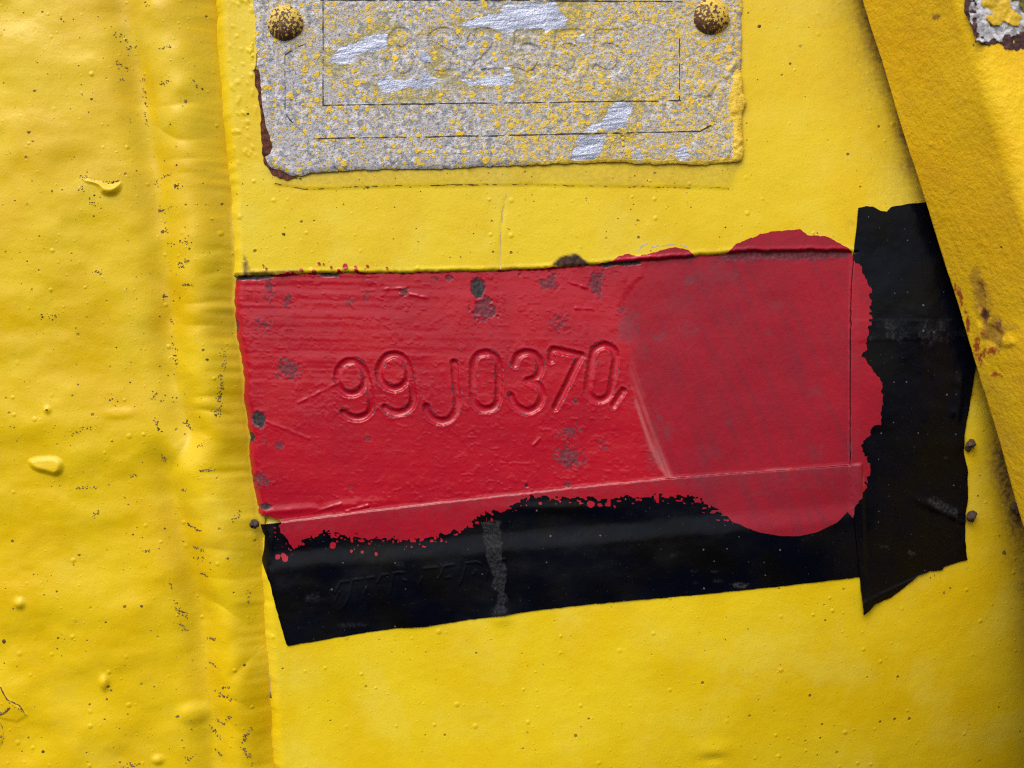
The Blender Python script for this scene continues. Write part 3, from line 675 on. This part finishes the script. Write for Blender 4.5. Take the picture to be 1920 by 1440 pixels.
def scrape_pl(x, y):
    b = np.zeros(x.shape)
    for k, p in enumerate(SCRAPES): b = np.maximum(b, poly_blob(x, y, p, 7, 7, 16, k))
    rot = np.where(x < 740, -.35, np.where(x < 1060, .05, .2))
    s1 = vn(x, y, 90, 4.2, 3, -.35) * (x < 735) + vn(x, y, 90, 4.2, 4, .04) * ((x >= 735) & (x < 1066)) + vn(x, y, 70, 4.2, 5, .25) * (x >= 1066)
    b = b * sm(-.75, .15, s1 * .5 + .6 * (b - .2) + .3 * vn(x, y, 22, 3, 6, .05))
    d = pchs_d(x, y); b = b * sm(-2, 2, d + .5)
    return np.clip(b, 0, 1)
def yel_pl(x, y):
    a = .12 + .50 * sm(860, 1200, x) * (.55 + .45 * sm(-.3, .3, fbm(x, y, 150, 2, 3)))
    a += .8 * poly_blob(x, y, [(1372, 140), (1400, 130), (1402, 320), (1362, 316), (1376, 280), (1366, 200)], 4, 6, 20, 3)
    a += .9 * (1 - sm(3, 9, f_plate(x, y) + 5 * fbm(x, y, 30, 3, 2))) * sm(290, 306, y) * sm(980, 1080, x + 60 * fbm(x, y, 60, 2, 4))
    a += .35 * poly_blob(x, y, [(680, 90), (760, 50), (800, 60), (790, 90), (720, 110)], 8, 8, 20, 2) + .25 * sm(.1, .5, fbm(x, y, 120, 3, 8)) 
    return np.clip(a, 0, 1)
def h_plate(x, y):
    f = np.clip(f_plate(x, y), 0, 60)
    h = 13 + .9 * fbm(x, y, 120, 2, 3) - 3.5 * np.exp(-f / 5)
    rough = .5 + .9 * sm(1200, 1320, x) + .6 * (1 - sm(500, 600, x))
    sc = scrape_pl(x, y)
    h += (1 - .85 * sc) * (rough * .9 * fbm(x, y, 24, 3, 4) + .5 * fbm(x, y, 6, 2, 6))
    h += 2.6 * sm(.25, .6, fbm(x, y, 34, 3, 7)) * (sm(1240, 1330, x) + (1 - sm(20, 40, f)) * .5)
    h += 4.0 * poly_blob(x, y, [(1374, 150), (1400, 140), (1402, 320), (1366, 312), (1378, 280), (1370, 200)], 7, 6, 26, 3)
    d = pchs_d(x, y); h -= 1.4 * sm(.8, -1.2, d)
    return h
def plate_mat():
    m = M("etched_plate_alloy")
    g = m.mix(m.ramp(m.noise(12, 4, .65), .32, .68), (0.22, 0.24, 0.30), (0.66, 0.65, 0.69))
    g = m.mix(m.ramp(m.noise(60, 3), .45, .7), g, (0.44, 0.43, 0.46))
    g = m.mix(m.math('MULTIPLY', m.ramp(m.noise(4.5, 3, .65), .54, .68), .75), g, (0.085, 0.085, 0.11))
    ye = m.attr("yel"); sc = m.attr("scrape")
    g = m.mix(m.math('MULTIPLY', ye, .30), g, (0.50, 0.42, 0.14))
    # drops of yellow overspray in several sizes
    d1 = m.spots(24, .30, 1.8, .5, .22); d2 = m.spots(11, .46, 1.6, .5, .3); d3 = m.spots(5, .5, 1.0, .45, .35)
    more = m.math('MULTIPLY', m.spots(7, .62, .8, .85, .4), m.ramp(m.math('ADD', ye, m.math('MULTIPLY', m.math('SUBTRACT', m.noise(40, 3), .5), .9)), .28, .5))
    dr = m.math('MAXIMUM', m.math('MAXIMUM', d1, d2), m.math('MULTIPLY', m.math('MAXIMUM', d3, more), .85))
    ol = m.attr("smear"); g = m.mix(m.math('MULTIPLY', ol, m.ramp(m.noise(14, 4, .6, m.warp(.3, 1, 1, .2)), .3, .6)), g, (0.33, 0.27, 0.045))
    full = m.ramp(ye, .72, .95)
    dr = m.math('MAXIMUM', dr, full); dr = m.math('MULTIPLY', dr, m.math('SUBTRACT', 1.0, m.ramp(sc, .3, .8)))
    c = m.mix(dr, g, m.mix(m.ramp(m.noise(10, 2), .4, .6), (0.70, 0.46, 0.03), (0.72, 0.52, 0.06)))
    st = m.noise(6, 4, .7, m.warp(.08, 1, 1, .12)); met = m.mix(m.ramp(st, .35, .68), (0.24, 0.27, 0.36), (0.62, 0.67, 0.84))
    scm = m.ramp(m.math('ADD', sc, m.math('MULTIPLY', m.math('SUBTRACT', m.noise(4, 3, .6, m.warp(.06, 1, 1, .14)), .5), 1.7)), .42, .68); scm = m.math('MULTIPLY', scm, m.ramp(sc, .05, .3)); c = m.mix(scm, c, met)
    n = m.bump([(m.noise(7, 4, .65), 1.9), (m.noise(3, 2, .6), .8), (dr, .8), (st, .5)])
    return m.out(c, m.mixf(scm, .72, .45), n, m.math('MULTIPLY', scm, .35), spec=.4)
M_PLATE = plate_mat()
def smear_pl(x, y):
    b = np.zeros(x.shape)
    for k, p in enumerate(SCRAPES[:6]):
        P = np.array(p); c = P.mean(0); b = np.maximum(b, poly_blob(x, y, c + (P - c) * np.array([1.35, 1.9]) + np.array([6, -4]), 14, 12, 26, k))
    return .8 * b
PA = {"scrape": scrape_pl, "yel": yel_pl, "smear": smear_pl}
plate = contour("data_plate", (466, -60, 1404, 342), 1.7, lambda x, y: np.minimum(f_plate(x, y), pchs_d(x, y)), h_plate, M_PLATE, 8.0, None, PA)
tag(plate, "worn grey metal data plate flecked with yellow paint, riveted above the red patch", "data plate")
for st in PCHARS:
    P = np.concatenate([np.array(q) for q in st[1]]); a = 14
    o = contour("stamped_character", (P[:, 0].min() - a - (P[:, 0].min() - a - 466) % 1.7, P[:, 1].min() - a - (P[:, 1].min() - a + 60) % 1.7, P[:, 0].max() + a, P[:, 1].max() + a), 1.7,
                (lambda s: (lambda x, y: -pch_d(x, y, s)))(st), h_plate, M_PLATE, 0.0, plate, PA)
    o["label"] = "faint %s %s stamped into the grey plate" % ("small" if st[2] < 3 else "large", st[0])
def plain(name, col, rough=.7, var=.5, size=8, bump=.6, spec=.3):
    m = M(name); c = m.mix(m.ramp(m.noise(size, 4, .6), .3, .7), col, tuple(q * var for q in col))
    return m.out(c, rough, m.bump([(m.noise(size * .6, 3, .6), bump)]), spec=spec)
M_GRIME = plain("black_grime", (0.055, 0.052, 0.060), .8)
LINES = [[(603, 5), (1000, 6), (1276, 8)], [(608, 6), (608, 200)], [(608, 201), (900, 197), (1274, 192)], [(1272, 60), (1272, 192)], [(537, 105), (537, 215), (546, 228)], [(546, 228), (583, 262)], [(583, 263), (900, 258), (1310, 249), (1330, 238)], [(537, 108), (560, 92), (590, 82)]]
for k, L in enumerate(LINES):
    P = np.array(L, float); wdt = .62 if k in (7, 3, 4) else .85
    F = (lambda L, wdt: (lambda x, y: wdt + 1.1 * fbm(x, y, 12, 3, 6) + .4 * vn(x, y, 60, seed=3) - seg_dist(x, y + .6 * vn(x, y, 30, seed=2), L)))(L, wdt)
    contour("engraved_line", (P[:, 0].min() - 5, P[:, 1].min() - 5, P[:, 0].max() + 5, P[:, 1].max() + 5), .9, F, lambda x, y: h_plate(x, y) + .35, M_GRIME, 0, plate)

def rivet_mat():
    m = M("rusty_rivet")
    c = m.mix(m.ramp(m.noise(9, 4), .35, .7), (0.13, 0.055, 0.022), (0.055, 0.022, 0.014))
    up = m.attr("cover")
    w = m.math('ADD', m.vor(6.5), m.math('MULTIPLY', m.math('SUBTRACT', m.noise(4, 3), .5), .5))
    dr = m.ramp(m.math('SUBTRACT', m.math('ADD', up, m.math('MULTIPLY', m.math('SUBTRACT', m.noise(6, 3, .6), .5), 2.4)), m.math('MULTIPLY', w, .55)), .0, .12)
    c = m.mix(dr, c, m.mix(m.ramp(m.noise(6, 2), .4, .6), (0.70, 0.47, 0.03), (0.62, 0.44, 0.10)))
    return m.out(c, .55, m.bump([(dr, .9), (m.noise(4, 3), .7)]), spec=.4)
M_RIVET = rivet_mat()
def rivet(cx, cy, R, cover, label):
    nu, nv = 72, 30; V = []; A = []
    for j in range(nv + 1):
        t = j / nv; a = t * math.pi / 2
        for i in range(nu):
            p = 2 * math.pi * i / nu; r = R * math.sin(a) ** .9 * (1 + .025 * math.sin(3 * p + 1) + .015 * math.sin(5 * p)); hh = 12.5 + 17 * math.cos(a) - (2.0 if j == nv else 0)
            x = cx + r * math.cos(p); y = cy + r * math.sin(p); V.append((x, y, hh)); A.append(cover(math.cos(p) * math.sin(a), math.sin(p) * math.sin(a)))
    V = np.array(V); T = []
    for j in range(nv):
        for i in range(nu):
            a = j * nu + i; b = j * nu + (i + 1) % nu; c = a + nu; d = b + nu
            T += [(a, b, c), (b, d, c)]
    hh = V[:, 2] + .7 * fbm(V[:, 0], V[:, 1], 12, 3, 4)
    o = link_mesh("rivet", W(V[:, 0], V[:, 1], hh), np.array(T), M_RIVET, plate, {"cover": np.array(A)}); o["label"] = label
rivet(538, 48, 33, lambda u, v: .22 - .30 * v + .18 * abs(u), "domed rusty rivet at the plate's left corner, speckled yellow")
rivet(1331, 36, 33, lambda u, v: .32 - .30 * v + .32 * u, "domed rusty rivet at the plate's right corner, half yellow")
M_RUST = plain("red_brown_rust", (0.14, 0.042, 0.022), .85, .3, 9, 1.2)
RUSTP = [(478, 130), (488, 134), (496, 160), (500, 205), (506, 245), (522, 270), (524, 300), (540, 326), (566, 336), (538, 338), (512, 328), (498, 310), (494, 285), (490, 240), (488, 195), (482, 165)]
contour("rust_scale", (470, 120, 580, 345), 1.3, lambda x, y: poly_in(x, y, RUSTP) + 4 * fbm(x, y, 16, 3, 3) - .5, lambda x, y: h_panel(x, y) + 2.2 + 1.2 * fbm(x, y, 10, 3, 2), M_RUST, 3, plate)["label"] = "dark red rust creeping out from under the plate"
contour("paint_chip", (468, 66, 490, 140), 1.2, lambda x, y: poly_in(x, y, smooth_poly([(474, 72), (481, 80), (483, 115), (479, 134), (473, 128), (471, 95)])), lambda x, y: h_panel(x, y) + 4 + 1.5 * fbm(x, y, 20, 2, 2), M_PANEL, 4, plate, {"dirt": zero, "rust": zero})

# ------------------------------------------------------------------ slanted steel bar on the right
B0 = 42.0; BH = 208.0; BL = 70.0      # gap under the bar, height of its flank, how far the flank leans back
def bar_base(s): return 1598 + .3126 * s + np.where(s > 700, -.02 * (s - 700), 0)
RR = 34.0; ta = math.atan2(BH, BL)             # rounded arris between flank and front face
fl = BH - RR * (1 - math.cos(ta)); flu = fl * BL / BH
prof = [(q, B0 - 3) for q in np.linspace(420, 8, 30)] + [(3.5, B0 - 2.4), (1.0, B0 - .8)]
prof += [(t * BL / BH, B0 + t) for t in np.linspace(1, fl, 84)]
cx0 = flu + RR * math.sin(ta); cz0 = B0 + fl - RR * math.cos(ta)
prof += [(cx0 - RR * math.sin(a), cz0 + RR * math.cos(a)) for a in np.linspace(ta, 0, 18)[1:]]
prof += [(cx0 + q, cz0 + RR) for q in np.linspace(4, 420, 110)]
BT = cz0 + RR
prof = np.array(prof); sv = np.arange(-420, 2100, 3.6)
SS, KK = np.meshgrid(sv, np.arange(len(prof)), indexing='ij')
dirx, diry = .954, -.299
u = prof[KK, 0].ravel(); s = SS.ravel()
hh = prof[KK, 1].ravel(); hh = np.where(hh > B0, B0 + (hh - B0) * (1 + np.clip(s - 620, 0, 2000) / 330), hh)      # bar made taller out of view, added to shade the lower right
du = np.gradient(prof[:, 0]); dh = np.gradient(prof[:, 1]); ln = np.hypot(du, dh) + 1e-9
nu_ = (-dh / ln)[KK].ravel(); nh_ = (du / ln)[KK].ravel()
tq = (np.cumsum(ln) - ln[0])[KK].ravel()
disp = 2.0 * fbm(s, tq, 110, 2, 5) + .45 * fbm(s, tq, 14, 2, 7)
bx = bar_base(s) + u * dirx; by = s + u * diry
ax_, ay_ = apparent(bx, by, hh)
DENT = [(1838, 556, 10, 28), (1842, 600, 9, 16), (1862, 632, 18, 20)]
for cx, cy, rx, ry in DENT: disp = disp - 3.2 * blob(ax_, ay_, cx, cy, rx, ry, 2, .4)
disp = disp + 2.6 * blob(ax_, ay_, 1885, 640, 22, 10, 3, .3)
bx = bx + nu_ * disp * dirx; by = by + nu_ * disp * diry; hh = hh + nh_ * disp
rust = np.zeros(len(bx)); dirt = np.zeros(len(bx)); redm = np.zeros(len(bx))
for k, (cx, cy, rx, ry, a) in enumerate([(1829, 520, 10, 18, .45), (1837, 552, 11, 26, .55), (1846, 590, 8, 16, 1.0), (1862, 622, 18, 22, .6), (1872, 612, 5, 8, 1.0), (1838, 543, 5, 9, .8), (1890, 612, 18, 6, .3), (1755, 32, 6, 4, .8), (1870, 652, 6, 5, .6), (1852, 575, 8, 30, .3)]):
    rust = np.maximum(rust, a * blob(ax_, ay_, cx, cy, rx * 1.3, ry * 1.3, k, .45))
face = (prof[KK, 1].ravel() < B0 + fl)
dirt = .10 + .50 * np.clip(.30 * sm(.0, .5, fbm(s, tq, 80, 3, 3)) + .35 * sm(0, .5, fbm(s, tq, 34, 3, 6)) * sm(500, 620, s) + .3 * sm(120, 300, hh) * sm(-.1, .4, fbm(s, tq, 110, 2, 8)), 0, .7)
dirt = np.where(face, dirt, .12 * sm(.1, .6, fbm(bx, by, 60, 3, 2)))
for k, (cx, cy, rx, ry) in enumerate([(1796, 548, 3, 8), (1801, 560, 3, 12), (1808, 585, 4, 4), (1814, 610, 3, 16), (1832, 652, 5, 16), (1838, 672, 5, 14), (1847, 660, 5, 6), (1862, 659, 9, 6), (1868, 702, 9, 5), (1842, 625, 4, 3), (1790, 540, 2, 6)]):
    redm = np.maximum(redm, .85 * blob(ax_, ay_, cx, cy, rx * 1.1, ry * 1.05, k, 1.1))
nk = len(prof); i0 = (np.arange(len(sv) - 1)[:, None] * nk + np.arange(nk - 1)[None, :]).ravel()
T = np.concatenate([np.stack([i0, i0 + 1, i0 + nk], 1), np.stack([i0 + 1, i0 + nk + 1, i0 + nk], 1)])
bm = M_BAR.node_tree; B = M_BAR.node_tree.nodes["Principled BSDF"]
# red flecks rubbed off on the bar
src = B.inputs["Base Color"].links[0].from_socket
mx = bm.nodes.new("ShaderNodeMix"); mx.data_type = 'RGBA'; at = bm.nodes.new("ShaderNodeAttribute"); at.attribute_name = "red"
bm.links.new(at.outputs["Fac"], mx.inputs[0]); bm.links.new(src, mx.inputs[6]); mx.inputs[7].default_value = (0.33, 0.014, 0.018, 1); bm.links.new(mx.outputs[2], B.inputs["Base Color"])
bar = link_mesh("steel_bar", W(bx, by, hh), T, M_BAR, None, {"rust": rust, "dirt": dirt, "red": redm})
tag(bar, "thick slanted yellow steel bar at the right with rust pits and rubbed red flecks", "steel bar")

# torn coat at the bar's upper corner: rust, primer and a flake of paint, lying on its front face
M_PRIMER = plain("white_primer", (0.66, 0.66, 0.70), .7, .28, 14, 2.0)
M_RUSTB = plain("brown_rust", (0.10, 0.045, 0.045), .85, .35, 9, 1.5)
M_FLAKE = plain("loose_yellow_coat", (0.68, 0.44, 0.012), .5, .8, 22, 1.0, .45)
M_OLIVE = plain("olive_dark_paint", (0.16, 0.13, 0.01), .6, .35, 12, 1.0)
def on_bar(name, pts, dz, mat, amp, sc, seed, label, thick=2):
    P = np.array([true_at(px, py, BT) for px, py in pts])
    F = lambda x, y: poly_in(x, y, P) + 2.0 * amp * fbm(x, y, sc, 4, seed)
    o = contour(name, (P[:, 0].min() - 8, P[:, 1].min() - 8, P[:, 0].max() + 8, P[:, 1].max() + 8), 1.6, F, lambda x, y: BT + dz + 3.5 * fbm(x, y, 14, 4, seed), mat, thick, bar)
    o["label"] = label
on_bar("rust_edge", [(1798, -60), (1806, 10), (1814, 45), (1824, 82), (1860, 86), (1960, 88), (1960, -60)], 1.2, M_RUSTB, 8, 16, 2, "brown rust rim of the torn coat")
on_bar("primer", [(1815, -60), (1820, 15), (1826, 45), (1834, 74), (1850, 78), (1880, 72), (1905, 64), (1960, 66), (1960, -60)], 3.4, M_PRIMER, 6, 12, 4, "white primer laid bare at the bar's corner")
on_bar("paint_flake", [(1832, -60), (1842, 10), (1852, 36), (1862, 50), (1885, 44), (1905, 48), (1925, 55), (1925, 40), (1890, 20), (1884, -5), (1880, -60)], 5.6, M_FLAKE, 5, 14, 6, "loose yellow paint flake left inside the torn area", 4)
on_bar("old_coat", [(1890, -60), (1893, 0), (1908, 16), (1930, 36), (1960, 40), (1960, -60)], 5.0, M_OLIVE, 3, 12, 8, "dark olive coat showing at the very corner")

# ------------------------------------------------------------------ loose crumbs and fine dirt
M_CRUMB = plain("brown_grit", (0.085, 0.055, 0.045), .9, .45, 6, 1.2)
def crumb(cx, cy, r, base, seed, label):
    if base is None:
        for _ in range(3): base = float(h_panel(np.array([float(cx)]), np.array([float(cy)]))[0])
        cx, cy = true_at(cx, cy, base)
    bmv = []; T = []; nu, nv = 14, 8; rs = random.Random(seed)
    for j in range(nv + 1):
        a = math.pi * j / nv
        for i in range(nu):
            p = 2 * math.pi * i / nu; bmv.append((math.sin(a) * math.cos(p), math.sin(a) * math.sin(p), math.cos(a)))
    V = np.array(bmv); k = 1 + .95 * fbm(V[:, 0] * 10 + V[:, 2] * 7, V[:, 1] * 10 - V[:, 2] * 5, 9, 3, seed)
    V = V * k[:, None]
    for j in range(nv):
        for i in range(nu):
            a = j * nu + i; b = j * nu + (i + 1) % nu; T += [(a, b, a + nu), (b, b + nu, a + nu)]
    o = link_mesh("dirt_crumb", W(cx + V[:, 0] * r, cy + V[:, 1] * r, base + r * .55 + V[:, 2] * r * .7), np.array(T), M_CRUMB)
    tag(o, label, "dirt crumb", "dirt crumbs on the panel")
crumb(1815, 834, 9, None, 1, "brown grit crumb at the upright tape's right border, higher of two")
crumb(1820, 968, 9, None, 2, "brown grit crumb at the upright tape's right border, lower of two")
crumb(1902, 955, 10, None, 3, "brown grit crumb tucked against the foot of the slanted bar")
crumb(479, 982, 8, 3, 5, "black grit crumb where the red patch's lower left corner meets the tape")

rs = np.random.default_rng(11)
specks = []   # x, y, r
def streak(x0, y0, x1, y1, n, w, r=2.0):
    for t in rs.random(max(4, int(n * .75))):
        specks.append((x0 + (x1 - x0) * t + rs.normal() * w, y0 + (y1 - y0) * t + rs.normal() * w, r * (.5 + rs.random())))
for a in [(218, 62, 234, 75, 22, 5), (238, 88, 250, 80, 18, 3), (220, 118, 232, 124, 20, 4), (226, 146, 230, 150, 6, 2), (262, 140, 270, 200, 34, 2.5), (267, 208, 275, 240, 14, 1.5), (303, 97, 326, 92, 24, 1.8), (303, 160, 326, 158, 24, 1.6), (366, 156, 380, 170, 8, 2),
          (278, 4, 284, 12, 10, 6), (152, 334, 200, 346, 50, 2.2), (196, 346, 228, 342, 40, 1.6), (160, 350, 158, 366, 14, 2), (166, 372, 190, 396, 16, 4), (286, 333, 292, 356, 8, 2), (303, 331, 322, 328, 14, 1.5), (333, 350, 345, 354, 14, 3), (295, 393, 305, 392, 16, 2.5), (316, 392, 324, 388, 4, 1),
          (300, 433, 314, 430, 30, 1.6), (312, 458, 364, 456, 22, 3), (335, 497, 360, 492, 40, 1.8), (338, 500, 352, 503, 14, 2), (345, 536, 368, 536, 28, 1.6), (178, 510, 194, 512, 16, 2), (300, 552, 308, 556, 14, 2.5), (316, 598, 320, 606, 8, 2), (82, 594, 112, 596, 20, 3), (322, 636, 328, 690, 34, 4),
          (420, 655, 420, 710, 34, 3), (418, 710, 412, 780, 70, 3), (408, 770, 412, 780, 20, 3), (284, 740, 300, 752, 16, 5), (200, 748, 224, 752, 14, 6), (343, 786, 356, 808, 26, 1.6), (288, 786, 298, 802, 24, 2), (372, 836, 382, 834, 14, 1.5), (302, 850, 306, 866, 24, 2.2), (380, 881, 406, 880, 40, 1.2),
          (244, 894, 258, 890, 18, 1.5), (148, 914, 186, 912, 34, 1.6), (66, 872, 100, 878, 30, 2.5), (104, 882, 126, 872, 36, 2.2), (176, 968, 188, 958, 18, 2), (340, 916, 350, 920, 14, 2), (350, 984, 382, 994, 44, 1.4), (270, 1033, 282, 1032, 22, 1.8), (360, 1024, 386, 1030, 40, 1.6), (374, 1074, 394, 1080, 28, 1.2),
          (468, 1104, 466, 1128, 18, 1.5), (128, 820, 184, 796, 20, 2.5), (318, 1096, 324, 1102, 6, 2), (326, 1132, 344, 1160, 40, 3.5), (334, 1164, 346, 1186, 18, 2), (384, 1199, 406, 1200, 34, 1.4), (390, 1243, 416, 1254, 26, 1.4), (404, 1300, 442, 1304, 44, 3), (416, 1286, 436, 1284, 22, 1.4), (402, 1352, 424, 1356, 26, 1.4),
          (424, 1350, 436, 1338, 20, 1.6), (388, 1366, 416, 1388, 34, 2), (474, 1360, 460, 1386, 40, 2), (456, 1396, 474, 1420, 30, 2), (400, 1412, 414, 1420, 18, 1.4), (236, 1432, 264, 1430, 30, 3), (2, 1336, 28, 1320, 26, 1.2), (22, 1308, 58, 1334, 16, 1.2), (350, 1424, 360, 1420, 16, 4), (440, 972, 452, 960, 20, 4), (364, 1048, 384, 1044, 12, 2)]:
    streak(*a, r=1.7)
for (cx, cy, r) in [(71, 174, 4), (175, 188, 4), (352, 194, 4), (62, 252, 5), (70, 269, 4), (298, 393, 6), (393, 675, 4), (97, 768, 3), (10, 1375, 4), (12, 1200, 6), (204, 1308, 4), (334, 1343, 4), (88, 1404, 4), (60, 1378, 3), (32, 1137, 3), (268, 1135, 4), (460, 1244, 4), (334, 352, 5), (152, 1039, 4), (431, 1044, 4), (466, 215, 4), (533, 440, 4), (690, 352, 5),
                  (1422, 52, 5), (1480, 121, 3), (1910, 1045, 6), (1898, 1012, 3), (1790, 1120, 4), (1802, 1112, 3), (502, 1310, 5), (1800, 1066, 2.5), (1760, 1090, 2.5), (1768, 1086, 2), (1848, 893, 2.5), (1847, 932, 3)]:
    specks.append((cx, cy, r))
for k in range(420):
    x = rs.random() * 400; y = rs.random() * 1440; specks.append((x, y, .7 + rs.random() ** 3 * 2.2))
for k in range(330):
    x = 430 + rs.random() * 1250; y = rs.random() * 1440; specks.append((x, y, .7 + rs.random() ** 3 * 1.6))
for k in range(120):
    specks.append((440 + rs.random() * 1000, 318 + rs.random() ** 2 * 160, .6 + rs.random() ** 2 * 1.6))
SP = np.array(specks); ex = edge_x(SP[:, 1])
inred = f_red(SP[:, 0].copy(), SP[:, 1].copy()) > -3; inpl = f_plate(SP[:, 0], SP[:, 1]) > -3; int_ = (f_th(SP[:, 0], SP[:, 1]) > -3) | (f_tv(SP[:, 0], SP[:, 1]) > -3)
SP = SP[~(inred | inpl | int_) & (np.abs(SP[:, 0] - ex) > 5)]
hx = np.where(SP[:, 0] < edge_x(SP[:, 1]), h_left(SP[:, 0], SP[:, 1]), h_panel(SP[:, 0], SP[:, 1]))
V = []; T = []
for (x, y, r), h in zip(SP, hx):
    n = 7; b = len(V); a0 = rs.random() * 6.28; el = .55 + .45 * rs.random()
    V.append((x, y, h + .9 + r * .2))
    for k in range(n):
        a = a0 + 6.283 * k / n; q = r * (.65 + .6 * rs.random()); V.append((x + q * math.cos(a), y + q * el * math.sin(a), h - .3))
    T += [(b, b + 1 + (k + 1) % n, b + 1 + k) for k in range(n)]
V = np.array(V)
M_SPECK = plain("grey_brown_dirt", (0.28, 0.185, 0.08), .95, .28, 26, .5, .1)
sp = link_mesh("dirt_specks", W(V[:, 0], V[:, 1], V[:, 2]), np.array(T), M_SPECK)
tag(sp, "grey brown dirt specks and worn spots scattered over the yellow paint", "dirt specks", kind="stuff")
for o in list(bpy.data.objects):
    if "_wc" in o: del o["_wc"]
print("tris", sum(len(m.polygons) for m in bpy.data.meshes))
